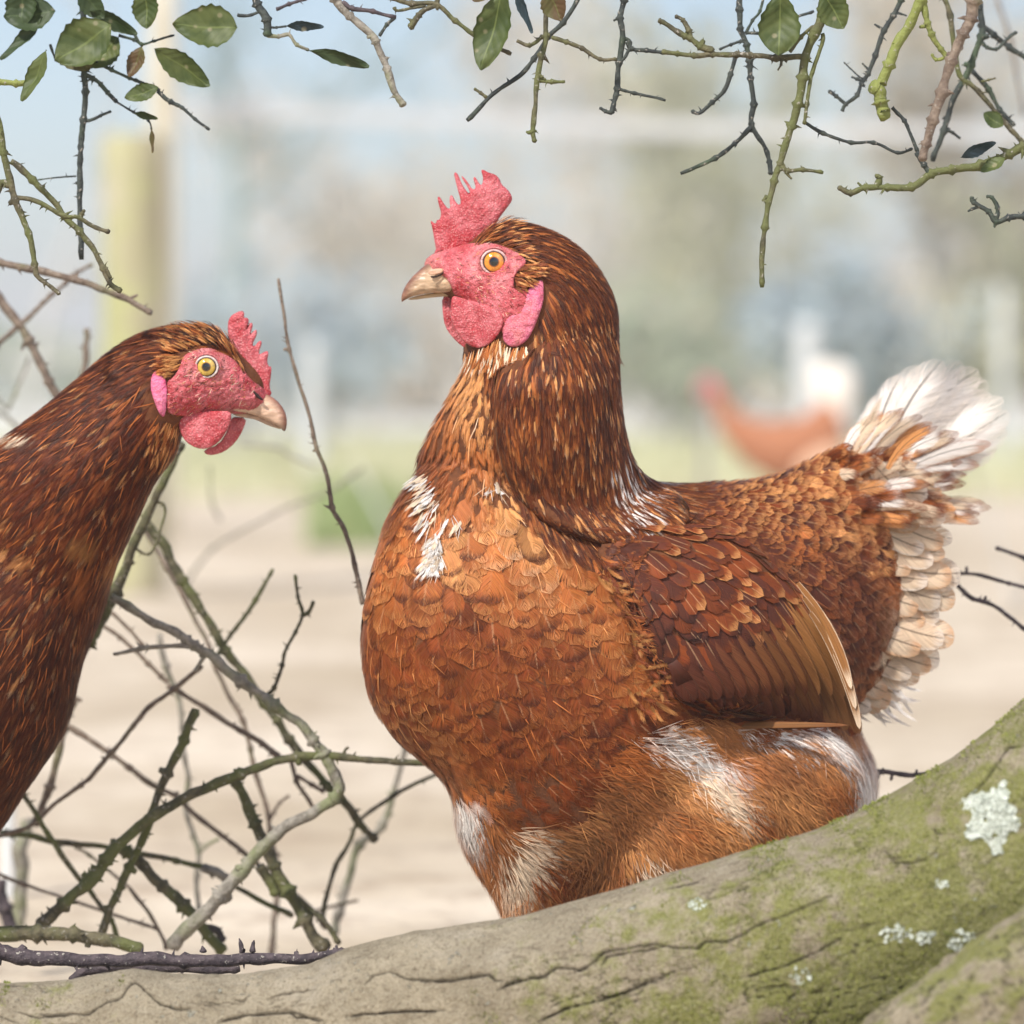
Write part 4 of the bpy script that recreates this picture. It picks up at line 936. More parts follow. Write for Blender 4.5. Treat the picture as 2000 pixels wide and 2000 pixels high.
# wing feathers
B_w = Bunch()
wingflow = [(1170, 1050, 60), (1250, 1150, 62), (1300, 1300, 62), (1400, 1100, 40), (1450, 1200, 55), (1560, 1250, 62), (1640, 1350, 66), (1500, 1370, 35), (1350, 1380, 40), (1300, 1040, 30), (1430, 1300, 50)]
P, Nn = surface_samples(wing, 25 * U, 4); px, py = WP(P)
for p, n, x, y in zip(P, Nn, px, py):
    if n[1] > .15: continue
    a = flow(wingflow, x, y); t = ((x - 1180) * .45 + (y - 1050) * .9) / 400
    if t > 1.0 - max(0, x - 1450) * .0016 + random.gauss(0, .04) or (x > 1590 and y > 1190): continue
    t = min(max(t, 0), 1)
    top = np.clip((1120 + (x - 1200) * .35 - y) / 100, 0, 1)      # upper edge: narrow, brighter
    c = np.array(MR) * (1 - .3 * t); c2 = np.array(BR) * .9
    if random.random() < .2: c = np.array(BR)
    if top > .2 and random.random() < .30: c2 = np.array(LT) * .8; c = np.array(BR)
    if t > .75: c = c * 1.2; c2 = np.array(GO) * .8
    if x > 1560 and random.random() < .6: c = np.array(GO) * .8; c2 = np.array(CR)
    if abs(x - 1400) < 40 and abs(y - 1250) < 50 and random.random() < .5: c = np.array(OR)
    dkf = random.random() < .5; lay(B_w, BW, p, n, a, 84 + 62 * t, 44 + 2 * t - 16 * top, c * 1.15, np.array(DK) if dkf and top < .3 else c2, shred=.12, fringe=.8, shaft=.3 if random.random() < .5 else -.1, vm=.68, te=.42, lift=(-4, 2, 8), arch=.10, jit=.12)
wf = B_w.build('wing_coverts', M['feather'], None); adopt(hen, wf)
P, Nn = surface_samples(wing, 15 * U); px, py = WP(P); B_e = Bunch()
for p, n, x, y in zip(P, Nn, px, py):
    if n[1] > .6 or not (x < 1235 and y < 1140 or n[1] > -.2): continue
    lay(B_e, BW, p, n, flow(wingflow, x, y), 46, 24, np.array(BR) if random.random() < .5 else np.array(MR), np.array(OR), shred=.4, fringe=.7, shaft=.1, lift=(-3, 1, 6), arch=.1)
adopt(hen, B_e.build('wing_edge', M['feather'], None))
# long feathers of the wing and tail placed one by one
def quill(b, x0, y0, x1, y1, W, c, c2, depth, bow=0, ddepth=0, dmid=None, shred=.25, fringe=.6, shaft=-.7, vm=.6, te=.45, arch=.15, nrm=(-.35, -1, .45), k=2000 / 1932):
    x0, y0, x1, y1 = (q * k for q in (x0, y0, x1, y1)); L = math.hypot(x1 - x0, y1 - y0)
    mx, my = (x0 + x1) / 2 - (y1 - y0) / L * bow, (y0 + y1) / 2 + (x1 - x0) / L * bow
    P0, P1, P2 = PW(x0, y0, D0 + depth * U), PW(mx, my, D0 + (depth + (ddepth * .35 if dmid is None else dmid)) * U), PW(x1, y1, D0 + (depth + ddepth) * U)
    nr = np.array(nrm, float); nr /= np.linalg.norm(nr)
    b.add(P0=P0, P1=P1, P2=P2, N0=nr, N1=nr, N2=nr, W=W * k * U, vm=vm, te=te, col=c, col2=c2, shred=shred, fringe=fringe, shaft=shaft, L=L, arch=arch)
B_q = Bunch()
def wd(x, y): return float(front_depth(BW, np.array([x * 2000 / 1932]), np.array([y * 2000 / 1932]))[0])
base_d = wd(1500, 1300)
K_ = 2000 / 1932
def lay_at(bn, bv, x, y, ang, L, W, c, c2, **kw):
    x, y = x * K_, y * K_; d = Vector(((x - 1000) / F, 1, -(y - HY) / F)).normalized(); h_ = bv.ray_cast(CAMP, d)
    if h_[0] is None: return
    lay(bn, bv, h_[0], h_[1] if h_[1].dot(d) < 0 else -h_[1], math.radians(ang), L * K_, W * K_, c, c2, **kw)
B_s = Bunch()
for r_ in range(2):
    for i in range(13):      # secondaries lying on the wing, under the last coverts
        t = i / 12; x0 = 1262 + 236 * t - 10 * r_; y0 = 1238 - 112 * t; x1 = 1330 + 292 * t; y1 = 1352 + 34 * t ** 3
        L = math.hypot(x1 - x0, y1 - y0) * (1 - .22 * r_); an = math.degrees(math.atan2(y1 - y0, x1 - x0))
        c = np.array(MR) * (1 - t ** 2) + np.array(GO) * (.62 + .12 * (i % 2)) * t ** 2
        x1, y1 = x0 + (x1 - x0) * (1 - .25 * r_), y0 + (y1 - y0) * (1 - .25 * r_); da, dm_, db = wd(x0, y0), wd((x0 + x1) / 2, (y0 + y1) / 2), wd(x0 + (x1 - x0) * .93, y0 + (y1 - y0) * .93)
        quill(B_s, x0, y0, x1, y1, 36, c * (1 + .25 * r_), np.array(LT) * .6 if t > .8 else np.array(MR), da + 3, bow=-7 * t, ddepth=db - da - 12 - 4 * r_ - i * .4, dmid=dm_ - da - 8 - 3 * r_, shred=.2, fringe=.85, shaft=-.5, vm=.72, te=.5, arch=.08, nrm=(-.15, -1, .25))
adopt(hen, B_s.build('secondary_feathers', M['feather'], None, nu=7, nv=14))
for i in range(3):
    quill(B_q, 1505 + i * 12, 1100 + i * 28, 1606 + i * 8, 1300 + i * 38, 18, np.array(GO) * .75, np.array(CR), base_d + 12 - 3 * i, ddepth=-34, bow=-14, shaft=-.4, fringe=.8, shred=.1)
for i in range(6):      # primaries peeping out below
    quill(B_q, 1190 + i * 30, 1382 - i * 1.5, 1600 - i * 26, 1372 + i * 2.2 - 4, 13, np.array(GO) * (.62 - .05 * i), np.array(BR), base_d - 34 + 3 * i, bow=-6 - 2 * i, shaft=-.5, fringe=.4, shred=.08, vm=.5)
for i in range(7):      # white underdown between wing and flank
    x = 1283 + i * 10; quill(B_q, x, 1362, x + random.uniform(-6, 14), 1340 + random.uniform(-8, 10), 14, np.array(WH), np.array(WH), base_d - 26, shred=.8, shaft=0)
for i in range(16):     # ruffled tuft at the front of the wing
    y = 1300 + i * 4; quill(B_q, 1180 + i * 2, y, 1262 + random.uniform(-12, 8), 1318 + i * 3 + random.uniform(-14, 10), 14, np.array(OR) * random.uniform(.6, 1.1), np.array(LT), wd(1260, 1300) - 22 - random.uniform(0, 10), bow=-8, shred=.8, shaft=.3)
wq = B_q.build('flight_feathers', M['feather'], None, nu=7, nv=14); adopt(hen, wq)

# tail
B_t = Bunch()
td = 260
big = [(1628 + 11 * i, 868, tx_, ty_, W_, -8 - 2 * i) for i, (tx_, ty_, W_) in enumerate([(1640, 772, 34), (1664, 742, 48), (1700, 708, 66), (1738, 690, 78), (1778, 680, 84), (1815, 683, 88), (1846, 698, 84), (1864, 720, 76), (1872, 745, 66)])] + [(1740, 895, tx_, ty_, W_, b_) for tx_, ty_, W_, b_ in [(1892, 750, 62, -14), (1904, 776, 66, -6), (1898, 806, 64, 0), (1876, 834, 58, 6), (1848, 856, 50, 8)]]
for x0, y0, x1, y1, W in ((1640, 838, 1668, 745, 20), (1655, 842, 1702, 772, 17), (1622, 842, 1648, 778, 15), (1672, 850, 1728, 790, 18)): quill(B_t, x0, y0, x1, y1, W, np.array(CR), np.array(OR), td - 20, bow=-9, ddepth=6, shred=.6, fringe=.9, shaft=-.6, vm=.45, te=.8)
for i in range(22):
    t = i / 21; x0 = 1600 + 95 * t + random.uniform(-8, 8); y0 = 868 + 30 * t; an = math.radians(-58 + 50 * t + random.gauss(0, 4)); L = random.uniform(80, 125) + 70 * t
    quill(B_t, x0, y0, x0 + math.cos(an) * L, y0 + math.sin(an) * L, random.uniform(26, 40), np.array(random.choice((CR, WH, LT))), np.array(random.choice((OR, BR, LT))), td - 26 - i, bow=-12, ddepth=14, shred=.45, fringe=1.0, shaft=-.7, vm=.6, te=.55)
for i, (x0, y0, x1, y1, W, bow) in enumerate(big):
    quill(B_t, x0, y0, x1, y1, W, np.array(WH), np.array(WH) * np.array((1, .93, .85)), td + (20 + abs(i - 4) * 5 if i < 9 else -6 - i), bow=bow, ddepth=30, shred=.5, fringe=.6, shaft=-.8 if i in (4, 6, 2, 10) else -.15, vm=.68, te=.5, arch=.25)
adopt(hen, B_t.build('tail', M['tail'], None, nu=9, nv=16)); B_t = Bunch()
cov = []
for i in range(70):
    t = random.random(); s = random.random()
    x0 = 1560 + 130 * s + random.uniform(-25, 20); y0 = 884 + 96 * t; ang = math.radians(-36 + 40 * t + random.gauss(0, 5)); L = (70 + 105 * s) * random.uniform(.8, 1.1) * (.75 + .25 * min(1, t * 2))
    cov.append((x0, y0, x0 + math.cos(ang) * L, y0 + math.sin(ang) * L, random.uniform(24, 40)))
for i, (x0, y0, x1, y1, W) in enumerate(sorted(cov, key=lambda q: -q[0])):
    xt = max(x0, x1); kx = min(1, max(0, (xt - 1660) / 90)); light = random.random() < .25 + .65 * kx
    bd_ = float(front_depth(BV, np.array([x0 * 1.0352]), np.array([y0 * 1.0352]))[0]) + 30
    quill(B_t, x0, y0, x1, y1, W, np.array(random.choice((CR, WH, CR, LT) if kx > .5 else (LT, LT, CR)) if light else random.choice((OR, BR))), np.array(BR if light else random.choice((LT, MR))) * 1.1, bd_, bow=random.uniform(-16, -4), ddepth=-24 - random.random() * 14, shred=.45, fringe=1.0, shaft=-.7, vm=.55, te=.6)
rear = [(1735, 870, 1790, 905, 52), (1720, 950, 1806, 968, 60), (1725, 985, 1795, 1010, 50), (1700, 1030, 1785, 1040, 46), (1715, 1070, 1813, 1085, 62), (1720, 1100, 1806, 1130, 66), (1690, 1150, 1768, 1160, 60), (1700, 1170, 1795, 1195, 58), (1690, 1215, 1768, 1240, 58), (1660, 1240, 1740, 1280, 56), (1640, 1270, 1700, 1312, 54), (1620, 1290, 1665, 1335, 46), (1690, 1120, 1760, 1195, 54), (1670, 1180, 1730, 1250, 54), (1640, 1230, 1690, 1290, 50), (1700, 920, 1780, 930, 44)]
adopt(hen, B_t.build('tail_coverts', M['tail'], None, nu=7, nv=12)); B_t = Bunch()
for i, (x0, y0, x1, y1, W) in enumerate(rear):
    for j in range(3):
        x0 -= 25 * j; x1 -= 22 * j + random.uniform(-7, 7); y1 += 8 * j + random.uniform(-7, 7); W *= random.uniform(.8, 1.12)
        quill(B_t, x0 - 20, y0 - 6, x1, y1, W * 1.05, np.array(CR) * (1 if (i + j) % 3 else .85), np.array(LT) if (i + j) % 2 else np.array(WH), td - 40 - j * 14 - (i % 4) * 5, bow=6, ddepth=14, shred=.22, fringe=.5, shaft=-.7, vm=.66, te=.42)
for i in range(70):
    x = random.uniform(1600, 1700); y = 1275 + random.uniform(0, 60); quill(B_t, x, y, x + random.uniform(10, 70), y + random.uniform(10, 45), 9, np.array(WH), np.array(CR), td - 30 + random.uniform(-20, 20), bow=random.uniform(0, 9), shred=.7, shaft=0, vm=.4, te=.8)
tail = B_t.build('rump_fringe', M['tail'], None, nu=9, nv=16); adopt(hen, tail)

# --- head
combP = zf([(490, 612), (480, 560), (465, 470), (450, 420), (470, 430), (485, 445), (495, 412), (505, 420), (515, 405), (520, 370), (505, 320), (495, 275), (510, 268), (535, 310), (565, 350), (580, 340), (572, 290), (578, 262), (592, 262), (610, 300), (635, 330), (645, 300), (625, 230), (605, 150), (600, 125), (612, 115), (630, 135), (650, 190), (690, 250), (705, 255), (690, 215), (660, 170), (645, 140), (660, 145), (690, 180), (720, 230), (740, 215), (728, 180), (722, 150), (735, 145), (755, 180), (770, 200), (780, 190), (785, 150), (770, 105), (785, 100), (820, 120), (860, 130), (890, 160), (900, 195), (940, 225), (965, 265), (968, 295), (940, 335), (905, 380), (880, 415), (850, 470), (800, 530), (740, 585), (690, 620), (640, 640), (580, 650), (470, 690), (415, 668), (450, 650)])
def HA(fn, *a, **k):
    o = fn(hen, *a, **k); o.matrix_parent_inverse = Matrix.Translation(-Vector(hen.location)); return o
HA(comb_part, combP, 0, 13, base=(878, 488, .45, .9, 22), k=.5)
face = zf([(408, 700), (440, 640), (560, 600), (680, 566), (740, 560), (800, 556), (880, 570), (960, 600), (1040, 645), (1065, 690), (1000, 740), (975, 800), (985, 860), (1050, 850), (1080, 870), (1060, 960), (1010, 1040), (955, 1060), (925, 1150), (900, 1130), (895, 1040), (860, 990), (700, 930), (600, 893), (590, 850), (560, 790), (500, 750), (430, 740)])
def facecol(px, py, c):
    d = np.hypot(px - 965, py - 511)[:, None]; ring = np.exp(-((d - 40) / 9) ** 2)
    c = c * (1 - .35 * ring) + np.array((.7, .3, .3)) * .35 * ring
    b = np.clip((870 - px) / 40, 0, 1)[:, None]; return c * (1 - .35 * b) + np.array((.62, .33, .22)) * .35 * b
HA(skin_patch, 'face', face, BV, hook=facecol, k=.3, hmax=8)
HA(comb_part, zf([(525, 895), (580, 895), (600, 960), (600, 1060), (650, 1150), (715, 1222), (700, 1236), (650, 1212), (590, 1155), (545, 1090), (530, 1010)]), -10, 7, name='wattle', seed=4)
HA(skin_patch, 'wattle', zf([(590, 890), (640, 905), (720, 925), (800, 945), (870, 975), (905, 1010), (915, 1060), (900, 1110), (860, 1170), (810, 1210), (760, 1225), (710, 1215), (660, 1180), (620, 1130), (590, 1070), (578, 1010), (580, 950)]), BV, k=.4, hmax=11, lift=6, sink=14, smooth=14, seed=2, maxdepth=-66, mat='comb', amp=1.2)
HA(skin_patch, 'ear_lobe', zf([(1120, 800), (1160, 790), (1168, 850), (1165, 930), (1140, 1010), (1105, 1100), (1060, 1180), (1000, 1217), (950, 1215), (912, 1180), (905, 1120), (925, 1040), (960, 1010), (1010, 1010), (1040, 960), (1050, 890), (1080, 830)]), BV, k=.5, hmax=16, lift=3, cols=(PINK, MAG), seed=8, sc=8, amp=2.6)
def bk(px, py, V):
    t = np.clip((870 - px) / 90, 0, 1)[:, None]; top = np.clip(1.25 - segdist(px, py, [(838, 512), (815, 530), (795, 555), (784, 588)], False)[0] / 15, 0, 1)[:, None] * .9
    c = np.array((.56, .39, .25)) * (1 - top) + np.array((.22, .095, .06)) * top; sk = fbm(np.stack([px / 26 + py / 30, py / 3.5 + px / 9, px * 0], -1), 3, 5)[:, None]; c = c * (1 + .35 * sk)
    ln = np.exp(-((py - (566 + (px - 800) * .0)) / 2.5) ** 2)[:, None] * np.clip((px[:, None] - 800) / 60, 0, 1)
    return c * (1 - .4 * ln)
HA(beak_part, 'beak', zf([(440, 690), (480, 680), (560, 690), (620, 740), (660, 800), (700, 830), (745, 850), (740, 876), (690, 870), (620, 866), (540, 874), (470, 876), (400, 886), (330, 902), (285, 925), (272, 938), (268, 900), (290, 838), (330, 782), (370, 745), (400, 715)]), lambda x, y: -14 - np.clip(x - 830, 0, 200) * .38, 40, 0, bk, k=1.0)
HA(beak_part, 'lower_beak', zf([(300, 915), (400, 886), (540, 868), (660, 866), (700, 890), (640, 905), (590, 897), (520, 900), (420, 910), (340, 922)]), lambda x, y: -8 - np.clip(x - 830, 0, 200) * .3, 34, 0, lambda px, py, V: np.ones((len(px), 3)) * np.array((.52, .36, .2)), k=.9)
# nostril: dark slit with a raised flap
HA(beak_part, 'nostril_flap', zf([(430, 745), (470, 725), (520, 720), (545, 730), (530, 750), (490, 762), (450, 765)]), -54, 5, 0, lambda px, py, V: np.ones((len(px), 3)) * np.array((.60, .36, .24)), k=.5)
ns = mesh_obj('nostril', *solid(zf([(450, 770), (490, 768), (530, 750), (545, 735), (540, 752), (500, 778), (460, 784)]), 1.2, .5, -56, it=1), mat_simple('nostril_dark', (.02, .01, .01), (.03, .015, .01), 90)); ns.parent = hen; ns.matrix_parent_inverse = Matrix.Translation(-Vector(hen.location))
eye = eye_part(hen, *zf([(853, 682)])[0], 20.5, bvh_of(bpy.data.objects['face']), (.80, .27, .02)); eye.matrix_parent_inverse = Matrix.Translation(-Vector(hen.location))
def bristles(root, face_name, poly, n, ang):
    bv = bvh_of(bpy.data.objects[face_name]); Bb = Bunch(); poly = np.array(poly); a, b = poly.min(0), poly.max(0)
    for _ in range(n):
        x, y = random.uniform(a[0], b[0]), random.uniform(a[1], b[1])
        if not inpoly(np.array(x), np.array(y), poly): continue
        d = Vector(((x - 1000) / F, 1, -(y - HY) / F)).normalized(); h_ = bv.ray_cast(CAMP, d)
        if h_[0] is None: continue
        lay(Bb, bv, h_[0], h_[1] if h_[1].dot(d) < 0 else -h_[1], math.radians(ang), random.uniform(7, 14), 1.1, random.choice((DK, BR, CR, LT, DK)), BR, shred=0, fringe=0, shaft=0, vm=.3, te=.9, lift=(0, 2, 4), arch=0, jit=.4)
    adopt(root, Bb.build('face_bristles', M['feather'], None, nu=2, nv=4))
bristles(hen, 'face', face, 420, 20)
# ear tuft, brow and small head feathers
B_h = None
def tuft(root, name, poly, bv, spacing, L, W, ang, cols, sh=.6, lift=(0, 4, 8), jit=.2, dmin=None):
    B_h = Bunch(); poly = np.array(poly); x0, y0 = poly.min(0); x1, y1 = poly.max(0); x = np.arange(x0, x1, spacing); y = np.arange(y0, y1, spacing)
    for a in x:
        for b in y:
            q, r = a + random.uniform(-.5, .5) * spacing, b + random.uniform(-.5, .5) * spacing
            if not inpoly(np.array(q), np.array(r), poly): continue
            d = Vector(((q - 1000) / F, 1, -(r - HY) / F)).normalized(); h = bv.ray_cast(CAMP, d)
            if h[0] is None: continue
            c = random.choice(cols); an = ang(q, r) if callable(ang) else ang
            n = h[1] if h[1].dot(d) < 0 else -h[1]
            lay(B_h, bv, h[0], n, math.radians(an), L, W, c, np.array(c) * 1.4, shred=sh, fringe=.5, shaft=.2, vm=.4, te=.8, lift=lift, arch=.3, jit=jit)
    adopt(root, B_h.build(name, M['feather'], None, nu=3, nv=5))
tuft(hen, 'ear_tuft', zf([(990, 850), (980, 790), (1010, 725), (1060, 695), (1110, 700), (1140, 730), (1120, 770), (1080, 800), (1040, 840), (1000, 870)]), BV, 5, 24, 6, lambda x, y: 20 + (y - 530) * .6, [OR, GO, BR, LT, BR], lift=(6, 12, 18))
tuft(hen, 'crown_feathers', zf([(700, 580), (760, 520), (850, 455), (920, 424), (1000, 430), (1000, 560), (1060, 640), (1050, 680), (960, 612), (880, 575), (800, 565), (740, 600)]), BV, 4.6, 30, 5.5, lambda x, y: -18 + max(0, x - 930) * .35, [BR, MR, OR, BR, LT, DK], lift=(4, 10, 13))
tuft(hen, 'throat_feathers', zf([(700, 1235), (760, 1225), (880, 1160), (960, 1220), (1060, 1200), (1040, 1300), (800, 1330), (640, 1330)]), BV, 5, 34, 6, 95, [LT, OR, CR, OR], lift=(4, 8, 10))
adopt(hen, shank(None, 1060, 60, 1780, 2110)); adopt(hen, shank(None, 1290, 160, 1700, 2140))
# ================================================================ THE HEN AT THE LEFT EDGE
def z4(p): return Z(0, 600, 700, p)
hen2 = empty('hen', tuple(PW(-150, 2100, D0 + .06)))
tag(hen2, 'brown hen leaning in from the left edge and facing right, only head and neck shown', 'hen', 'brown hens')
torso2 = S([(60, 790), (0, 838), (-80, 870), (-250, 920), (-420, 960), (-560, 1000), (-640, 1100), (-620, 1300), (-520, 1480), (-350, 1600), (-200, 1650), (-90, 1640), (-10, 1580), (18, 1535), (60, 1470), (100, 1412), (128, 1365), (140, 1310), (150, 1255), (172, 1200), (194, 1150), (205, 1110), (214, 1070), (238, 1020), (262, 965), (220, 860)])
neck2 = S([(428, 640), (405, 618), (378, 612), (330, 615), (300, 619), (270, 628), (235, 646), (200, 670), (150, 715), (100, 758), (40, 805), (-20, 845), (-100, 950), (-60, 1150), (100, 1250), (185, 1130), (205, 1100), (214, 1068), (238, 1018), (265, 962), (290, 905), (310, 882), (332, 852), (338, 832), (345, 805), (470, 770), (508, 740), (490, 700)])
head2 = z4([(930, 250), (1010, 140), (1120, 110), (1220, 160), (1310, 300), (1400, 440), (1470, 500), (1380, 575), (1200, 570), (1050, 600), (920, 580), (860, 480), (860, 340)])
P_ = [solid(torso2, 8, .8, lambda x, y: 150 - np.clip(x, -600, 200) * .1), solid(neck2, 6, .9, lambda x, y: 50 + np.clip((y - 900) / 400, 0, 1) * 60), solid(head2, 5, .98, 45)]
body2 = remeshed('body', P_, M['under'], .0018, 7); adopt(hen2, body2); BV2 = bvh_of(body2)
face2P = z4([(985, 262), (1040, 232), (1120, 212), (1200, 245), (1262, 280), (1310, 330), (1350, 390), (1410, 430), (1468, 474), (1440, 520), (1400, 545), (1340, 575), (1240, 575), (1100, 580), (990, 590), (920, 580), (900, 560), (902, 480), (895, 400), (930, 382), (970, 320)])
excl2 = z4([(985, 262), (1040, 232), (1120, 212), (1200, 245), (1255, 285), (1290, 345), (1310, 300), (1300, 200), (1500, 400), (1500, 600), (1290, 600), (1000, 600), (880, 600), (820, 480), (812, 350), (870, 340), (930, 382), (970, 320)])
fl2 = [(400, 640, 190), (330, 640, 172), (250, 670, 150), (180, 730, 140), (300, 760, 140), (250, 850, 128), (320, 850, 115), (100, 820, 138), (60, 900, 138), (180, 960, 125), (250, 980, 112), (0, 950, 140), (-200, 950, 160), (100, 1080, 132), (0, 1100, 140), (200, 1080, 108), (100, 1200, 120), (160, 1230, 105), (0, 1250, 125), (100, 1350, 112), (0, 1400, 115), (60, 1480, 118), (-200, 1200, 150), (-300, 1400, 150)]
B2 = Bunch(); P, Nn = surface_samples(body2, 9 * U); px, py = WP(P)
light2 = [(20, 780, 60, 12, 10, LT), (60, 830, 40, 8, 0, CR), (50, 1060, 60, 12, -10, LT), (10, 990, 50, 10, -10, LT), (200, 1010, 26, 22, 0, GO), (190, 1080, 20, 30, 0, OR), (340, 840, 18, 26, 0, GO), (250, 1045, 12, 26, 20, LT)]
for p, n, x, y in zip(P, Nn, px, py):
    if x < -60 and random.random() > .3: continue
    if inpoly(np.array(x), np.array(y), excl2) or back_skip(p, n): continue
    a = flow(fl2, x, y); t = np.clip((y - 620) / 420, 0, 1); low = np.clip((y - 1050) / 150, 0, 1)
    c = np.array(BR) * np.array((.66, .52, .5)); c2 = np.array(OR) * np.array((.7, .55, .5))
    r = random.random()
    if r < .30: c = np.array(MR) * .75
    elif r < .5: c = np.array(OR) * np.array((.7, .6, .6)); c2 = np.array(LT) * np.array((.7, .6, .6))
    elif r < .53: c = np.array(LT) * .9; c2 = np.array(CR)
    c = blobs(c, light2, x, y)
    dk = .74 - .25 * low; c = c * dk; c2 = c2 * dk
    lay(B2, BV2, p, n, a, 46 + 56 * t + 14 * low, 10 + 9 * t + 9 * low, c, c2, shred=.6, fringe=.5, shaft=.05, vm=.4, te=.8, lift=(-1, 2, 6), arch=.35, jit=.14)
    if random.random() < .08: lay(B2, BV2, p, n, a, 50, 2, np.array(OR), np.array(LT), shred=0, fringe=0, shaft=0, vm=.3, te=.9, lift=(0, 5, 9), arch=0, jit=.3)
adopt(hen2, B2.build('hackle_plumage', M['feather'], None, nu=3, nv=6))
def HB(fn, *a, **k):
    o = fn(hen2, *a, **k); o.matrix_parent_inverse = Matrix.Translation(-Vector(hen2.location)); return o
HB(comb_part, z4([(1232, 175), (1226, 90), (1240, 50), (1270, 30), (1300, 18), (1318, 25), (1315, 60), (1330, 55), (1345, 70), (1330, 110), (1325, 130), (1350, 80), (1365, 90), (1355, 130), (1345, 160), (1370, 125), (1385, 120), (1385, 150), (1360, 200), (1370, 215), (1395, 180), (1415, 185), (1400, 230), (1395, 260), (1430, 235), (1450, 240), (1440, 290), (1448, 320), (1465, 320), (1460, 380), (1452, 430), (1468, 472), (1430, 490), (1380, 460), (1340, 420), (1310, 370), (1280, 300), (1250, 240)]), 42, 9, seed=11, k=.5)
def facecol2(px, py, c):
    d = np.hypot(px - 404, py - 716)[:, None]; ring = np.exp(-((d - 34) / 8) ** 2); return c * (1 - .35 * ring) + np.array((.62, .30, .27)) * .35 * ring
HB(skin_patch, 'face', face2P, BV2, hook=facecol2, k=.3, hmax=8, seed=12)
HB(comb_part, z4([(1240, 590), (1332, 595), (1312, 660), (1270, 730), (1210, 780), (1150, 798), (1110, 795), (1095, 770), (1180, 740), (1230, 660)]), 60, 7, name='wattle', seed=14)
HB(comb_part, z4([(988, 578), (1100, 560), (1180, 560), (1245, 560), (1248, 610), (1222, 670), (1180, 730), (1120, 765), (1060, 762), (1000, 727), (970, 670), (963, 620)]), -14, 10, name='wattle', seed=15, k=.4)
HB(skin_patch, 'ear_lobe', z4([(835, 340), (872, 352), (900, 400), (902, 480), (897, 560), (880, 602), (850, 560), (825, 490), (808, 430), (815, 370)]), BV2, k=.5, hmax=13, lift=3, cols=((.72, .10, .26), (.80, .22, .36)), seed=18, sc=8, amp=2.4)
def bk2(px, py, V):
    top = np.clip(1.25 - segdist(px, py, [(525, 770), (545, 785), (557, 805), (561, 835)], False)[0] / 12, 0, 1)[:, None] * .9; c = np.array((.62, .42, .30)) * (1 - top) + np.array((.26, .11, .07)) * top
    tip = np.clip((py - 826) / 14, 0, 1)[:, None]; return c * (1 - tip * .6)
HB(beak_part, 'beak', z4([(1300, 500), (1400, 456), (1465, 480), (1512, 520), (1541, 570), (1549, 620), (1540, 668), (1525, 668), (1510, 645), (1450, 618), (1400, 592), (1340, 572), (1270, 562), (1240, 545), (1250, 525)]), lambda x, y: 34 - np.clip(500 - x, 0, 60) * .5, 36, 0, bk2, k=.8, seed=21)
HB(beak_part, 'lower_beak', z4([(1250, 560), (1340, 565), (1450, 610), (1528, 655), (1500, 656), (1440, 636), (1380, 606), (1320, 596), (1260, 584)]), 42, 22, 0, lambda px, py, V: np.ones((len(px), 3)) * np.array((.50, .34, .24)), k=.9, seed=22)
ns = mesh_obj('nostril', *solid(z4([(1358, 448), (1372, 450), (1400, 478), (1422, 500), (1408, 502), (1380, 484)]), 1.2, .8, 4, it=1), bpy.data.materials['nostril_dark']); adopt(hen2, ns)
bristles(hen2, 'face.001', face2P, 420, 160)
e2 = eye_part(hen2, *z4([(1115, 322)])[0], 18.5, bvh_of(bpy.data.objects['face.001']), (.62, .40, .06), ring=(.70, .60, .56)); e2.matrix_parent_inverse = Matrix.Translation(-Vector(hen2.location))
tuft(hen2, 'ear_tuft', z4([(870, 290), (920, 262), (972, 272), (978, 312), (960, 355), (930, 385), (890, 362), (862, 330)]), BV2, 4.5, 22, 6, 165, [GO, BR, LT, OR], lift=(6, 11, 15))
tuft(hen2, 'crown_feathers', z4([(930, 140), (1010, 95), (1120, 100), (1220, 150), (1270, 230), (1310, 330), (1325, 400), (1290, 340), (1255, 280), (1200, 240), (1120, 205), (1040, 222), (985, 250), (900, 260)]), BV2, 4.6, 26, 5.5, lambda x, y: 200 if x < 430 else 225, [BR, MR, OR, LT, DK, GO], lift=(5, 10, 13))
tuft(hen2, 'throat_feathers', z4([(880, 600), (960, 640), (975, 700), (985, 740), (900, 860), (820, 800), (800, 640)]), BV2, 6, 30, 6, 118, [GO, OR, BR, LT, MR], lift=(3, 7, 9))
adopt(hen2, shank(None, -150, 160, 1600, 2110, 1)); adopt(hen2, shank(None, -330, 260, 1600, 2130, 1))

# ================================================================ THE DISTANT HEN (far out of focus)
DB = 8.9
def solid_at(poly, step, k, d, hmax=None):
    px, py, h, q, bd = inflate(poly, step, k, 1); ub = d / F
    if hmax: h = hmax * np.tanh(h / hmax)
    f = PW(px, py, d - h * ub); n = len(px); inner = np.nonzero(~bd)[0]; bidx = np.arange(n); bidx[inner] = n + np.arange(len(inner)); b = PW(px[inner], py[inner], d + h[inner] * ub)
    Fc = [tuple(r) for r in q] + [tuple(bidx[r][::-1]) for r in q]; return np.concatenate([f, b]), [t for t in Fc if len(set(t)) >= 3]
hen3 = empty('hen', tuple(PW(1495, HY + H / DB * F, DB))); tag(hen3, 'small blurred hen with a white tail standing far off on the sand', 'hen', 'brown hens')
hm = mat_simple('distant_plumage', (.36, .14, .07), (.46, .20, .10), 40, .8, .4, .004); hm2 = mat_simple('distant_white', (.78, .70, .60), (.86, .82, .76), 30, .8)
hp = mat_simple('distant_flank', (.62, .36, .22), (.72, .50, .36), 30, .8)
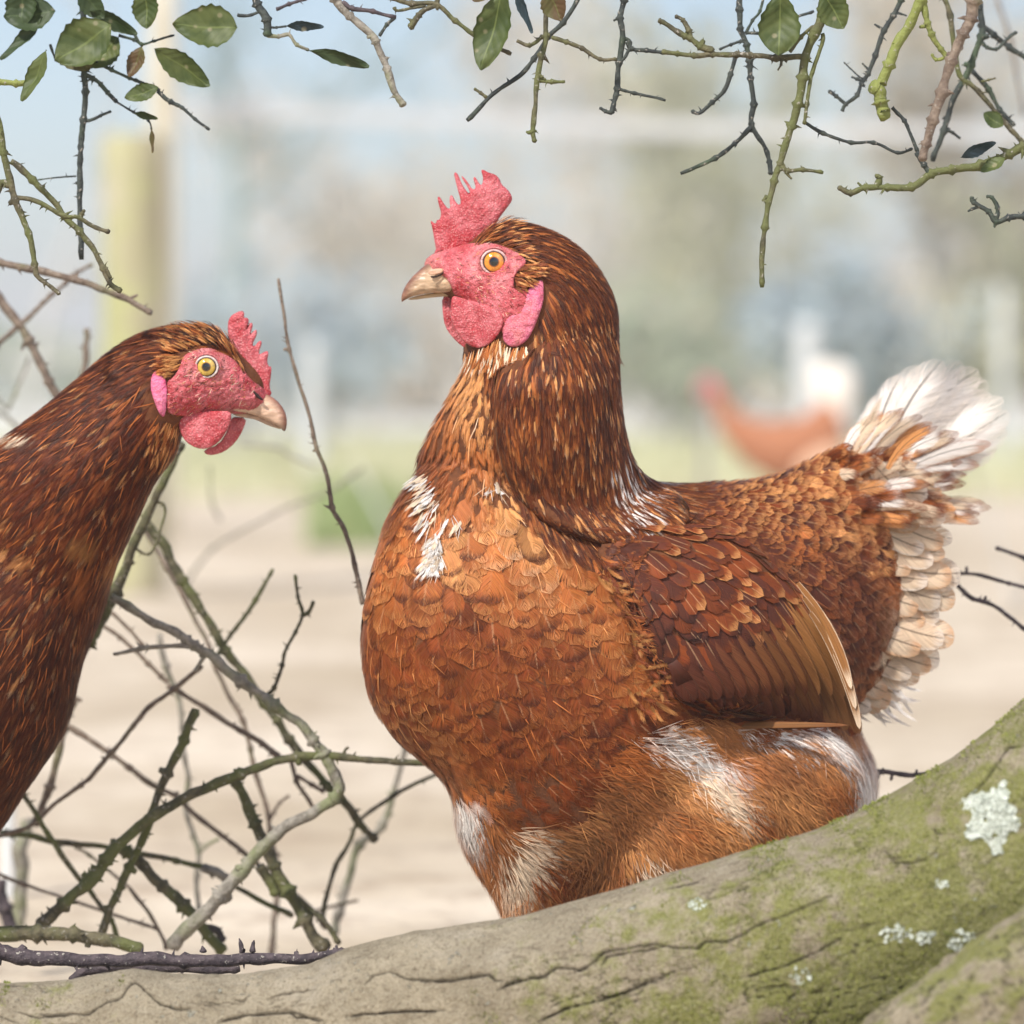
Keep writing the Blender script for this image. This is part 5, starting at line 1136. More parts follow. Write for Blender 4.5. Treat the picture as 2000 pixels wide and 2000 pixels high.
P_ = [solid_at(S([(1350, 745), (1380, 775), (1420, 790), (1470, 795), (1520, 785), (1545, 755), (1565, 750), (1590, 780), (1600, 830), (1570, 870), (1530, 900), (1480, 915), (1430, 895), (1395, 865), (1360, 820), (1345, 780)]), 3, .8, DB), solid_at(S([(1330, 735), (1345, 728), (1365, 740), (1395, 775), (1400, 830), (1365, 825), (1345, 780), (1332, 755)]), 2.5, .9, DB)]
V, Fc = merge(P_); b3 = remeshed('body', P_, hm, .007, 4); adopt(hen3, b3)
for nm, poly, mt, kk_, hm_ in (('head', [(1314, 740), (1320, 718), (1342, 712), (1362, 728), (1362, 756), (1340, 766), (1322, 758)], M['comb'], .9, None), ('comb', [(1318, 728), (1322, 708), (1332, 714), (1338, 706), (1346, 722), (1334, 732)], M['comb'], .5, 3), ('beak', [(1306, 742), (1322, 734), (1326, 746)], M['beak'], .6, None), ('wattle', [(1324, 750), (1336, 752), (1336, 772), (1326, 768)], M['comb'], .5, 3), ('tail', [(1545, 780), (1535, 730), (1525, 700), (1545, 682), (1585, 684), (1612, 705), (1612, 740), (1600, 780), (1600, 830), (1575, 840)], hm2, .5, 16), ('flank', [(1500, 850), (1560, 835), (1600, 840), (1595, 885), (1545, 915), (1490, 915)], hp, .98, None)):
    V, Fc = solid_at(S(poly), 2, kk_, DB - (.02 if nm == 'flank' else 0), hm_); o = mesh_obj(nm, V, Fc, mt, attrs={'Col': ('FLOAT_COLOR', [(.6, .12, .13, 1)] * len(V))}); fix_normals(o); adopt(hen3, o)
for x in (1500, 1545):
    C = catmull([PW(x, 940, DB), PW(x + 6, 1020, DB), PW(x, HY + H / DB * F - 3, DB)], 4); V, Fc = tube(C, np.full(len(C), .008), 8); adopt(hen3, mesh_obj('leg', V, Fc, M['shank']))
# ================================================================ TWIGS AND LEAVES
def leaf_mesh(name, x0, y0, x1, y1, W, d, mat, parent, face=.25, curl=.12, vm=.5, tilt=0.0, twist=0.0):
    """leaf from its stalk end to its tip, W photo pixels wide at its widest; tilt turns it edge-on"""
    nv, nu = 15, 9; ud = d / F; a = PW(x0, y0, d); b = PW(x1, y1, d + tilt * math.hypot(x1 - x0, y1 - y0) * ud); ax = b - a; L = np.linalg.norm(ax); ax /= L
    sd_ = np.cross(ax, [0, 1, 0]); sd_ /= np.linalg.norm(sd_); up = np.cross(sd_, ax); V = []; FU = []
    up *= -1 if up[1] > 0 else 1
    for i in range(nv):
        v = i / (nv - 1); w = (math.sin(math.pi * min(1, v ** (math.log(.5) / math.log(vm)))) ** .75) * .5 * W * ud + .0002
        for j in range(nu):
            u = j / (nu - 1) * 2 - 1; ww = w * (1 + .06 * math.sin(v * 40 + u * 3)); r = twist * (v - .5) + face
            off = sd_ * math.cos(r) + up * math.sin(r); nrm = -sd_ * math.sin(r) + up * math.cos(r)
            V.append(a + ax * L * v + off * u * ww + nrm * (abs(u) * ww * .25 - math.sin(v * math.pi) * curl * L * .5 + .03 * L * math.sin(v * 9 + u * 2))); FU.append((u, v, 0))
    n1 = len(V); th_ = up * ud * .9; V2 = V + [p - th_ for p in V]
    Fc = []
    for i in range(nv - 1):
        for j in range(nu - 1): q = i * nu + j; Fc += [(q, q + 1, q + nu + 1, q + nu), (n1 + q, n1 + q + nu, n1 + q + nu + 1, n1 + q + 1)]
    rim = [j for j in range(nu)] + [i * nu + nu - 1 for i in range(1, nv)] + [(nv - 1) * nu + j for j in range(nu - 2, -1, -1)] + [i * nu for i in range(nv - 2, 0, -1)]
    for i in range(len(rim)): q, r = rim[i], rim[(i + 1) % len(rim)]; Fc.append((q, r, n1 + r, n1 + q))
    return mesh_obj(name, V2, Fc, mat, parent, attrs={'FU': ('FLOAT_VECTOR', FU + FU)})
tw_i = [0]
def parent_top(name, parent): return name.startswith('hanging') or (parent is not None and parent.name.startswith('hanging'))
def twig_mesh(name, pts, r0, r1, d0, mat, parent=None, d1=None, thorns=.02, knob=True, seed=None, tip_knob=True):
    tw_i[0] += 1; sd_ = tw_i[0]; R = random.Random(sd_); d1 = d1 if d1 is not None else d0; n = len(pts)
    W3 = [PW(x, y, d0 + (d1 - d0) * i / max(1, n - 1)) for i, (x, y) in enumerate(pts)]
    # small irregular kinks between the traced points
    C = catmull(W3, 7); m = len(C); t = np.linspace(0, 1, m); ud = (d0 + d1) / 2 / F; Rd = (r0 + (r1 - r0) * t) * ud * (1.2 if parent_top(name, parent) else 1.0)
    C[1:-1] += np.array([fbm(np.stack([C[1:-1, 0] * 60 + a_, C[1:-1, 2] * 60, C[1:-1, 1] * 0 + sd_], -1), 2, a_) for a_ in (1, 2, 3)]).T * Rd[1:-1, None] * .75
    Rd = Rd * (1 + .22 * fbm(np.stack([t * m / 3.0, t * 0, t * 0 + sd_], -1), 2, 3))
    for i in range(7, m - 3, 7):
        if knob and R.random() < (.7 if parent_top(name, parent) else .35): Rd[i] *= 1.55
    if tip_knob: Rd[-2] *= 1.25; Rd[-1] *= .9
    parts = [tube(C, Rd, 9, True, .30, sd_)]
    seglen = np.linalg.norm(np.diff(C, axis=0), axis=1).sum() / ud
    for _ in range(int(seglen * thorns)):
        i = R.randrange(2, m - 2); T = C[i + 1] - C[i - 1]; T /= np.linalg.norm(T) + 1e-9; a = R.uniform(0, 6.283); o_ = np.array([math.cos(a), .4 * math.sin(a), math.sin(a)]); o_ -= T * o_.dot(T); o_ /= np.linalg.norm(o_) + 1e-9
        L = R.uniform(5, 11) * ud + Rd[i]; dr = o_ + T * R.uniform(-.5, .5); p0 = C[i]; w = Rd[i] * R.uniform(.35, .6); cc = np.array([p0, p0 + dr * L * .55, p0 + dr * L + T * L * .15]); parts.append(tube(cc, [w * 1.4, w * .6, w * .08], 5, True))
        if R.random() < .25: parts.append(tube(np.array([p0, p0 + dr * Rd[i] * 1.4]), [Rd[i] * .8, Rd[i] * .45], 6, True))
    V, Fc = merge(parts); return mesh_obj(name, V, Fc, M[mat], parent)
def branch(label, pts, r0, r1, d, mat, subs=(), leaves=(), name='hanging_branch', cat='branch', group='thorny twigs hanging from above', thorns=.02, d1=None, k_=None):
    root = twig_mesh(name, pts, r0, r1, d, mat, None, d1, thorns); tag(root, label, cat, group)
    for s_ in subs:
        p_, a_, b_ = s_[:3]; dd = s_[3] if len(s_) > 3 else d; mt = s_[4] if len(s_) > 4 else mat; twig_mesh('twig', p_, a_, b_, dd, mt, root, thorns=thorns)
    for l in leaves:
        x0, y0, x1, y1, W_, mt = l[:6]; kw = l[6] if len(l) > 6 else {}; leaf_mesh('leaf', x0, y0, x1, y1, W_, d - .01 + kw.pop('dd', 0), M[mt], root, **kw)
    return root
A3 = lambda q: Z(1300, 0, 700, q)
A2 = lambda q: Z(600, 0, 700, q)
A1 = lambda q: Z(0, 0, 700, q)
A4 = lambda q: Z(0, 600, 700, q)
A5 = lambda q: Z(0, 1300, 700, q)
# --- hanging at the top right
branch('longest hanging twig, ending above the back of the standing hen', A3([(880, -120), (850, 50), (830, 130), (780, 220), (750, 310), (735, 420), (715, 560), (680, 680), (640, 790), (620, 880), (590, 980), (560, 1100), (540, 1230), (525, 1350), (520, 1550)]), 8.5, 4, 2.16, 'tw_olive',
  [(A3([(845, 180), (840, 240), (790, 390), (760, 560), (745, 670)]), 3.5, 3), (A3([(745, 650), (850, 720), (1000, 770), (1120, 770), (1250, 820), (1330, 800)]), 3, 2.2, 2.17, 'tw_dark'), (A3([(625, 900), (660, 920), (740, 918), (850, 932)]), 4, 2.5), (A3([(625, 880), (650, 930), (680, 965)]), 3.5, 1.5), (A3([(545, 1060), (520, 1082)]), 4, 1.5),
   (A3([(750, 310), (600, 315), (450, 300), (380, 295), (250, 290), (150, 305), (60, 290), (-20, 275)]), 5, 3.6), (A3([(250, 280), (180, 255), (130, 215), (100, 200), (0, 130), (-40, 110)]), 6, 4), (A3([(130, 220), (120, 170), (90, 110), (50, 90)]), 5, 3), (A3([(625, 320), (622, 350), (605, 380)]), 2.4, 1.4), (A3([(670, 280), (730, 200), (800, 140)]), 3, 3)],
  [(*A3([(620, -80)])[0], *A3([(610, 300)])[0], 82, 'leaf', {'face': .1, 'vm': .62}), (*A3([(850, -40)])[0], *A3([(960, 155)])[0], 62, 'leaf', {'face': .3})])
branch('forked hanging twig with three ends left of the longest one', A3([(405, -80), (405, 60), (405, 150), (440, 240), (455, 330), (460, 420), (475, 560), (465, 670), (530, 780), (560, 870), (565, 940)]), 5, 3.8, 2.2, 'tw_dark',
  [(A3([(465, 680), (375, 770), (270, 850), (80, 935)]), 4, 3), (A3([(380, 300), (350, 400), (320, 480), (250, 550), (185, 610), (140, 600)]), 3.6, 3), (A3([(430, 180), (560, 170), (680, 100), (800, 60)]), 3, 2.6), (A3([(430, 180), (470, 110), (510, 60), (540, -60)]), 2.5, 2), (A3([(410, 215), (350, 240), (290, 270)]), 2.5, 2)])
branch('dark thorny hanging twig with a forked lower end', A3([(1300, -80), (1270, 0), (1230, 80), (1180, 170), (1130, 300), (1090, 400), (1050, 450), (1030, 510), (970, 560), (950, 600)]), 4.5, 3, 2.22, 'tw_dark', [(A3([(970, 560), (920, 520), (880, 490)]), 3.2, 2.6), (A3([(1180, 165), (1125, 130)]), 3, 1.5), (A3([(1060, 440), (1000, 415)]), 3.4, 1.5), (A3([(1230, 60), (1300, 85)]), 2.6, 1.3), (A3([(1100, 380), (1060, 340)]), 2.6, 1.2), (A3([(1050, 420), (960, 335)]), 1.6, 1)], thorns=.035)
branch('thick green hanging stem with a blunt swollen end', A3([(1430, -120), (1380, 0), (1330, 100), (1250, 230), (1200, 350), (1165, 460)]), 9, 8, 2.14, 'tw_green', [(A3([(1120, 465), (1150, 500), (1165, 550), (1190, 610)]), 13, 9.5), (A3([(1220, 580), (1290, 650), (1320, 720), (1360, 820)]), 3.5, 3, 2.15, 'tw_dark'), (A3([(1390, 10), (1410, 120), (1430, 180), (1480, 270), (1520, 320)]), 5.5, 3.6), (A3([(1500, 310), (1460, 320), (1435, 290)]), 3.4, 2.2), (A3([(1400, 140), (1375, 145)]), 3.6, 2.4)], thorns=.006)
branch('straight reddish brown hanging stem, cut off at its pale lower end', A3([(1700, -140), (1660, 0), (1630, 90), (1600, 180), (1540, 330), (1490, 500), (1440, 650), (1405, 780), (1388, 865)]), 10, 7, 2.10, 'tw_brown', thorns=.028)
branch('dark stem just behind the reddish brown one', A3([(1685, -80), (1690, 30), (1700, 200), (1640, 350), (1550, 550), (1500, 700), (1440, 870)]), 5.5, 4.5, 2.26, 'tw_dark', [(A3([(1690, 130), (1770, 190), (1850, 250), (1960, 320)]), 5, 4, 2.28), (A3([(1700, 220), (1730, 250), (1780, 262), (1815, 235), (1850, 200), (1890, 170)]), 3, 2.6), (A3([(1510, 700), (1550, 715), (1590, 745)]), 3, 1.8)])
branch('pair of thin green twigs crossing the top right corner', A3([(1480, -60), (1530, 80), (1580, 380), (1650, 450), (1700, 500), (1800, 620), (1900, 740), (1960, 800)]), 4.5, 4, 2.24, 'tw_olive', [(A3([(1650, 380), (1740, 480), (1800, 590), (1880, 680)]), 4.5, 3.5, 2.27, 'tw_dark'), (A3([(1700, 440), (1780, 420)]), 2, 1.4)], [(*A3([(1820, 680)])[0], *A3([(1715, 610)])[0], 34, 'leaf', {'face': .3})])
branch('mossy branch reaching in from the right edge below the cut stem', A3([(2010, 770), (1932, 795), (1850, 830), (1700, 890), (1550, 920), (1440, 940), (1330, 1010), (1200, 1010), (1080, 1010), (1000, 1040), (930, 1010)]), 8, 4, 2.14, 'tw_olive', [(A3([(1430, 945), (1390, 890), (1350, 820)]), 4.5, 4, 2.14, 'tw_dark'), (A3([(1140, 1010), (1150, 960), (1130, 950)]), 6, 3), (A3([(1060, 1010), (1035, 985)]), 3, 1.4)], [(*A3([(1590, 850)])[0], *A3([(1780, 768)])[0], 26, 'leaf_blue', {'face': .6}), (*A3([(1830, 850)])[0], *A3([(1700, 925)])[0], 34, 'leaf', {'face': .8})], thorns=.03)
branch('short curly ended twig at the right edge above the white tail', A3([(2010, 1160), (1932, 1170), (1850, 1180), (1780, 1195), (1740, 1140), (1660, 1090), (1650, 1060)]), 5.5, 3, 2.18, 'tw_dark', [(A3([(1780, 1190), (1790, 1120), (1760, 1065), (1730, 1060)]), 4, 2.5), (A3([(1700, 1115), (1650, 1130), (1630, 1140)]), 3, 1.6), (A3([(1780, 1195), (1770, 1225)]), 4.5, 2)], thorns=.03)
branch('faint pinkish grass thin twig far back at the top right', A3([(1780, -60), (1800, 30), (1860, 230), (1932, 620)]), 3, 2.6, 2.9, 'tw_brown', thorns=0)
# --- hanging at the top centre
branch('grey knobbly twig hanging left of the comb', A2([(100, -80), (150, 0), (230, 90), (330, 180), (370, 230), (400, 300), (430, 370), (480, 500), (520, 570)]), 6.5, 5.5, 2.17, 'tw_grey', [(A2([(190, 10), (240, 45), (350, 60), (480, 92)]), 3.8, 3.2, 2.17, 'tw_plum'), (A2([(475, 95), (430, 135), (390, 195)]), 3, 2.6, 2.17, 'tw_dark')])
branch('thin twig running down to the right past a green leaf', A2([(420, -20), (560, 18), (700, 28), (800, 110), (900, 190), (1000, 250), (1100, 292)]), 4, 3.6, 2.18, 'tw_olive', [(A2([(705, 25), (640, 50), (600, 80), (550, 150)]), 4, 5), (A2([(700, 25), (705, -60)]), 4, 4), (A2([(470, 40), (500, 55), (640, 30)]), 3, 2)], [(*A2([(1060, -80)])[0], *A2([(935, 378)])[0], 70, 'leaf', {'face': .25, 'vm': .55}), (*A2([(940, -90)])[0], *A2([(900, 10)])[0], 50, 'leaf_brown')])
branch('upright hanging twig above the head of the standing hen', A2([(1275, -80), (1280, 0), (1290, 180), (1260, 300), (1240, 430), (1230, 560), (1215, 700), (1222, 765)]), 5.2, 4, 2.16, 'tw_olive', [(A2([(1480, -60), (1450, 0), (1380, 120), (1300, 200), (1220, 320), (1140, 410), (1000, 510), (860, 650)]), 4.2, 3.6, 2.18, 'tw_dark'), (A2([(965, 525), (930, 500), (900, 478)]), 3, 2), (A2([(1245, 430), (1320, 438), (1390, 440)]), 4, 2.6), (A2([(1250, 400), (1285, 430)]), 4, 2), (A2([(1320, 200), (1400, 230), (1480, 262), (1580, 322), (1670, 322)]), 3.6, 3), (A2([(1130, 220), (1200, 245), (1270, 200), (1310, 190)]), 3.2, 3), (A2([(1215, 715), (1185, 718)]), 4, 3)], [(*A2([(1290, -60)])[0], *A2([(1370, 110)])[0], 52, 'leaf_brown', {'face': .4}), (*A2([(1110, -60)])[0], *A2([(1212, 180)])[0], 22, 'leaf_blue', {'face': .8})])
branch('dark thorny hanging twig with a hooked foot', A2([(1730, -80), (1710, 0), (1690, 100), (1702, 200), (1680, 340), (1672, 480), (1655, 560), (1640, 612)]), 5.2, 4.2, 2.17, 'tw_dark', [(A2([(1640, 605), (1610, 598), (1578, 580)]), 4, 2.4), (A2([(1685, 480), (1760, 500), (1932, 542)]), 2.6, 2.2), (A2([(1725, 225), (1750, 265), (1830, 275), (1932, 285)]), 3.6, 3), (A2([(1690, 90), (1650, 112)]), 3.4, 1.5), (A2([(1700, 200), (1740, 225), (1720, 290), (1690, 330)]), 3, 2.6)], thorns=.035)
# --- hanging at the top left
lv = lambda q, W_, m_, **kw: (*A1([q[0]])[0], *A1([q[1]])[0], W_, m_, kw)
branch('dark blue green upright twig with drooping leaves at the top left', A1([(440, -60), (445, 120), (450, 350), (460, 500), (450, 640), (430, 800), (425, 950), (430, 1100), (440, 1400)]), 5.5, 4.2, 2.22, 'tw_dark',
  [(A1([(450, 650), (490, 650), (540, 625), (600, 600)]), 3, 2.2), (A1([(452, 400), (500, 425), (540, 455), (580, 500), (630, 550)]), 4, 3), (A1([(520, 335), (600, 375), (700, 420), (720, 430)]), 3, 2.4), (A1([(850, 490), (920, 545), (980, 580), (1050, 640), (1130, 700)]), 4, 2.0), (A1([(410, 950), (330, 955), (200, 970)]), 1.6, 1.2), (A1([(720, 180), (760, 235), (830, 220), (940, 190)]), 2.4, 1.8), (A1([(640, 190), (720, 215), (770, 250)]), 2.6, 2), (A1([(270, 240), (300, 330)]), 2.6, 1.6), (A1([(860, 490), (720, 430)]), 3, 2.6), (A1([(630, 550), (720, 605), (800, 650), (818, 700)]), 1.8, 1.4)],
  [lv([(1280, 150), (930, 130)], 84, 'leaf', face=.2, vm=.42), lv([(830, 262), (1130, 465)], 54, 'leaf', face=.3), lv([(855, 470), (672, 528)], 36, 'leaf', face=.3), lv([(765, 250), (695, 415)], 36, 'leaf_brown', face=.4), lv([(600, 130), (300, 330)], 96, 'leaf', face=.2, dd=-.01), lv([(350, 160), (480, 380)], 84, 'leaf_brown', face=.3), lv([(640, 200), (480, 360)], 70, 'leaf', face=.4, dd=.01),
   lv([(300, 60), (20, 90)], 74, 'leaf_dark', face=.3), lv([(120, -80), (110, 150)], 62, 'leaf_dark', face=.2), lv([(780, -60), (790, 155)], 54, 'leaf', face=.3), lv([(720, 610), (850, 640)], 18, 'leaf_dark', face=.8), lv([(815, 690), (822, 825)], 15, 'leaf_brown', face=.9), lv([(480, 60), (740, 185)], 34, 'leaf_dark', face=.5), lv([(230, 90), (0, 320)], 32, 'leaf_dark', face=.7), lv([(420, -60), (560, 100)], 46, 'leaf_dark', face=.3)], thorns=.03)
branch('yellow green stalk with one narrow leaf at the left edge', A1([(-80, 435), (0, 442), (90, 448), (190, 435)]), 5, 4, 2.15, 'tw_green', [], [lv([(250, 268), (115, 545)], 38, 'leaf', face=.5)], thorns=0)
branch('short teal twig ending at two narrow leaves', A1([(1370, -60), (1390, 20), (1440, 110), (1442, 195)]), 7, 5.5, 2.18, 'tw_dark', [(A1([(1442, 150), (1490, 150), (1545, 142)]), 2.2, 1.6), (A1([(1440, 190), (1500, 195), (1560, 185), (1600, 240), (1665, 272)]), 3.2, 2.6, 2.18, 'tw_grey'), (A1([(1280, 80), (1340, 80), (1400, 60)]), 3.2, 2.6), (A1([(1490, 50), (1560, 20), (1660, -10)]), 3, 2.5, 2.2, 'tw_plum')], [lv([(1650, 270), (1990, 360)], 30, 'leaf_dark', face=.6, vm=.6), lv([(1540, 140), (1745, 145)], 22, 'leaf_blue', face=.7)], thorns=.02)
branch('olive stem bending down along the left edge', A1([(-30, 560), (0, 680), (20, 820), (40, 920), (80, 1080), (150, 1250), (190, 1420), (200, 1490), (260, 1540), (320, 1590)]), 7.5, 4, 2.15, 'tw_olive', [(A1([(40, 1010), (10, 990), (-30, 1080)]), 6, 5), (A1([(75, 1060), (200, 1080), (350, 1165), (420, 1170), (500, 1220), (590, 1252)]), 5, 4)], name='bramble_branch', group='thorny stems at the left', thorns=.03)
branch('olive thorny stem crossing to the lower right above the left hen', A1([(60, 870), (180, 970), (300, 1090), (350, 1170), (430, 1240), (500, 1330), (550, 1440), (600, 1530), (655, 1572)]), 6.5, 5, 2.18, 'tw_olive', [(A1([(430, 1170), (450, 1130)]), 5.5, 3), (A1([(560, 1440), (575, 1450), (600, 1500)]), 5, 3)], name='bramble_branch', group='thorny stems at the left', thorns=.04)
branch('grey brown stem slanting from the left edge to above the left hen', A1([(-40, 1395), (0, 1410), (150, 1440), (350, 1490), (560, 1560), (700, 1620), (820, 1690)]), 8.5, 5.5, 2.32, 'tw_brown', [(A1([(700, 1610), (740, 1590)]), 3.5, 2)], name='bramble_branch', group='thorny stems at the left')
branch('stout grey stem running down behind the left hen neck', A1([(-40, 1560), (0, 1605), (100, 1750), (150, 1830), (220, 1940)]) + A4([(260, 400), (330, 520)]), 9, 8, 2.45, 'tw_brown', [(A1([(150, 1825), (185, 1840)]), 5, 3)], name='bramble_branch', group='thorny stems at the left')
branch('thin brown stem rising from the left edge to the right', A1([(-40, 1880), (0, 1850), (130, 1730), (230, 1640), (350, 1530), (400, 1480), (500, 1425)]), 6, 3.5, 2.5, 'tw_brown', [(A1([(230, 1640), (245, 1620)]), 6, 3)], name='bramble_branch', group='thorny stems at the left')
branch('reddish upright stub behind the left hen neck', A4([(440, 420), (455, 300), (462, 200), (460, 120)]), 7, 6, 2.55, 'tw_brown', name='bramble_branch', group='thorny stems at the left', thorns=.03)
branch('faint blurred twig at the left edge', A4([(160, 270), (130, 350), (80, 470), (40, 560)]), 3, 3, 2.8, 'tw_grey', [(A4([(40, 560), (-20, 480)]), 3, 3), (A4([(-20, 560), (60, 620), (110, 680)]), 5, 4)], name='bramble_branch', group='thorny stems at the left', thorns=0)
# --- tangle at the lower left
G = dict(name='bramble_branch', group='tangled bramble stems behind the log')
branch('stout olive stem rising beside the throat of the left hen', A4([(440, 1880), (480, 1800), (560, 1650), (620, 1530), (700, 1350), (760, 1200), (830, 1050), (900, 900), (985, 730)]), 13, 7, 2.34, 'tw_olive', [(A4([(850, 1050), (880, 1060), (890, 1110), (870, 1180), (845, 1270), (800, 1330), (750, 1315), (715, 1280)]), 3, 2.2), (A4([(610, 1540), (590, 1490)]), 5, 2.5)], **G)
branch('long stem slanting down to the right from the stout olive one', A4([(790, 1170), (900, 1320), (980, 1470), (1060, 1600), (1150, 1740), (1220, 1850), (1290, 1940)]) + A5([(1430, 200), (1500, 300), (1560, 400), (1650, 520), (1760, 650), (1850, 740), (1932, 840), (2030, 945)]), 9.5, 7.5, 2.40, 'tw_olive', [(A4([(1150, 1900), (1220, 1800), (1280, 1720), (1380, 1580), (1472, 1410)]), 4.5, 3.4)], thorns=.025, **G)
branch('thin brown stem running beside the long slanting one', A4([(780, 1200), (900, 1400), (1010, 1600), (1110, 1800)]) + A5([(1160, 0), (1230, 150), (1310, 300), (1350, 450), (1380, 600), (1430, 750), (1460, 900), (1500, 1100)]), 4.5, 5, 2.46, 'tw_brown', [(A5([(1455, 830), (1510, 740), (1560, 700)]), 3.5, 2.5)], **G)
branch('reddish short upright stem in the middle of the tangle', A5([(1480, 1000), (1490, 1200), (1475, 1400), (1465, 1560)]), 6, 6.5, 2.55, 'tw_brown', **G)
branch('great arching thorny stem curving back down to the dark horizontal one', A4([(600, 1560), (700, 1620), (820, 1690), (950, 1760), (1050, 1830), (1150, 1900)]) + A5([(1290, 90), (1400, 160), (1480, 220), (1600, 300), (1700, 400), (1760, 470), (1805, 560), (1830, 640), (1800, 710), (1700, 780), (1560, 870), (1480, 930), (1380, 1030), (1280, 1140), (1180, 1250), (1060, 1380), (930, 1530)]), 8, 14, 2.30, 'tw_grey', [(A4([(1040, 1830), (900, 1830), (760, 1840), (610, 1870)]), 5.5, 3.5), (A4([(1050, 1960), (1100, 1880), (1150, 1850)]), 4, 4)], thorns=.035, **G)
branch('long thin stem rising from the lower left to the right', A5([(-60, 925), (40, 910), (180, 850), (300, 740), (440, 640), (500, 590), (600, 470), (700, 350), (800, 230), (940, 130), (1090, 0)]), 4.5, 5, 2.36, 'tw_brown', **G)
branch('forked thorny twig standing in front of the sand between the hens', A5([(1440, 160), (1480, 120), (1525, 0)]) + A4([(1540, 1860), (1590, 1750), (1630, 1655), (1605, 1560), (1590, 1440)]), 4, 3, 2.34, 'tw_olive', [(A4([(1635, 1660), (1670, 1640), (1692, 1585)]), 5, 3.5)], thorns=.04, **G)
branch('tall thin stem curving up between the two hens', A4([(1960, 1600), (1932, 1480), (1900, 1350), (1850, 1200), (1790, 1080), (1760, 900), (1710, 760), (1670, 600), (1620, 420), (1560, 230), (1540, 80)]) + A1([(1500, 1500)]), 5.5, 3, 2.28, 'tw_brown', [(A4([(1565, 230), (1535, 225)]), 4.5, 3), (A4([(1710, 770), (1690, 770)]), 4, 2.5)], thorns=.02, **G)
branch('faint long twig out of focus between the hens', A4([(1000, 1500), (1060, 1400), (1150, 1300), (1350, 1180), (1550, 1080), (1760, 1000), (1960, 870)]), 3.5, 3, 3.1, 'tw_grey', [(A4([(1190, 1150), (1140, 1050), (1130, 850)]), 3, 2.4), (A4([(1300, 740), (1500, 760), (1560, 800), (1700, 860)]), 3, 2.4)], thorns=.01, **G)
branch('thin brown stem crossing down to the right below the arch', A5([(330, 310), (370, 330), (560, 450), (700, 550), (830, 650), (940, 700), (1050, 800), (1200, 920), (1350, 1040), (1500, 1160), (1650, 1290), (1760, 1420)]), 6, 4.5, 2.42, 'tw_brown', [(A5([(930, 700), (960, 690)]), 5, 3)], **G)
branch('upright broken olive stem leaning right, in front of the thin ones', A5([(545, 1460), (590, 1330), (640, 1220), (700, 1090), (760, 960), (800, 850), (840, 720), (900, 580), (980, 400), (1055, 232)]), 8, 8.5, 2.32, 'tw_olive', thorns=.035, **G)
branch('thick mossy arch of bramble ending behind the breast of the standing hen', A5([(210, 1420), (230, 1390), (330, 1290), (450, 1180), (560, 1040), (700, 920), (830, 810), (980, 720), (1150, 640), (1300, 590), (1450, 530), (1600, 500), (1780, 485), (1932, 500), (2100, 520), (2345, 520), (2420, 530)]), 14, 6, 2.30, 'tw_olive', [(A5([(1850, 490), (1862, 455), (1880, 440)]), 4, 2.5), (A5([(1280, 590), (1262, 560)]), 7, 3)], thorns=.03, **G)
branch('thick dark green stem descending from the mossy arch to the right', A5([(1265, 625), (1330, 750), (1380, 860), (1420, 960), (1480, 1080), (1560, 1220), (1650, 1370), (1760, 1530)]), 11, 13, 2.33, 'tw_olive', [(A5([(1400, 1080), (1450, 1150), (1490, 1240)]), 10, 9), (A5([(1520, 1180), (1620, 1270), (1740, 1370), (1830, 1500)]), 5, 5)], thorns=.02, **G)
branch('dark green stem descending from the left part of the arch', A5([(600, 960), (680, 1000), (760, 1060), (880, 1180), (980, 1290), (1080, 1400), (1210, 1545)]), 12, 11, 2.34, 'tw_olive', [(A5([(1100, 1400), (1170, 1430), (1200, 1480)]), 6, 8, 2.35, 'tw_plum')], thorns=.02, **G)
branch('nearly level thin stem running right through the tangle', A5([(0, 905), (130, 915), (300, 950), (550, 970), (750, 1010), (950, 1050), (1150, 1100), (1250, 1180), (1400, 1260), (1580, 1350)]), 6, 5, 2.38, 'tw_olive', [(A5([(1100, 1090), (1170, 1110), (1220, 1150)]), 10, 8, 2.37, 'tw_grey')], **G)
branch('thin olive stem from beneath the left hen down to the mossy stem', A5([(100, 650), (130, 700), (230, 870), (300, 980), (400, 1110), (500, 1240), (600, 1370), (630, 1480)]), 5.5, 5, 2.36, 'tw_olive', **G)
branch('thin brown stem joining the arching stem from the left', A5([(900, 110), (970, 140), (1100, 220), (1250, 320), (1400, 410), (1510, 500)]), 5, 6, 2.39, 'tw_brown', [(A5([(1600, 590), (1680, 640), (1750, 680)]), 4, 4), (A5([(1560, 480), (1600, 620), (1650, 700), (1680, 760)]), 4.5, 4)], **G)
branch('pale thin upright stem zigzagging down through the tangle', A4([(860, 1760), (890, 1932)]) + A5([(920, 80), (965, 180), (985, 300), (985, 450), (1012, 600), (1000, 760), (1040, 900), (1070, 1000), (1058, 1150), (1075, 1330)]), 6, 5, 2.5, 'tw_grey', [(A5([(1080, 1000), (1130, 960), (1180, 930)]), 4, 3)], **G)
branch('reddish stout stem below the left hen', A5([(190, 860), (220, 780), (270, 650), (300, 540), (345, 340), (400, 180)]), 9, 7, 2.42, 'tw_brown', [(A5([(400, 170), (440, 190)]), 5, 3)], thorns=.03, **G)
branch('thin brown twigs to the left of the tangle', A4([(560, 1720), (620, 1760), (700, 1830), (800, 1920)]) + A5([(870, 60), (905, 90)]), 4, 4.5, 2.40, 'tw_brown', [(A4([(600, 1640), (680, 1720), (780, 1830)]), 4, 3.4)], **G)
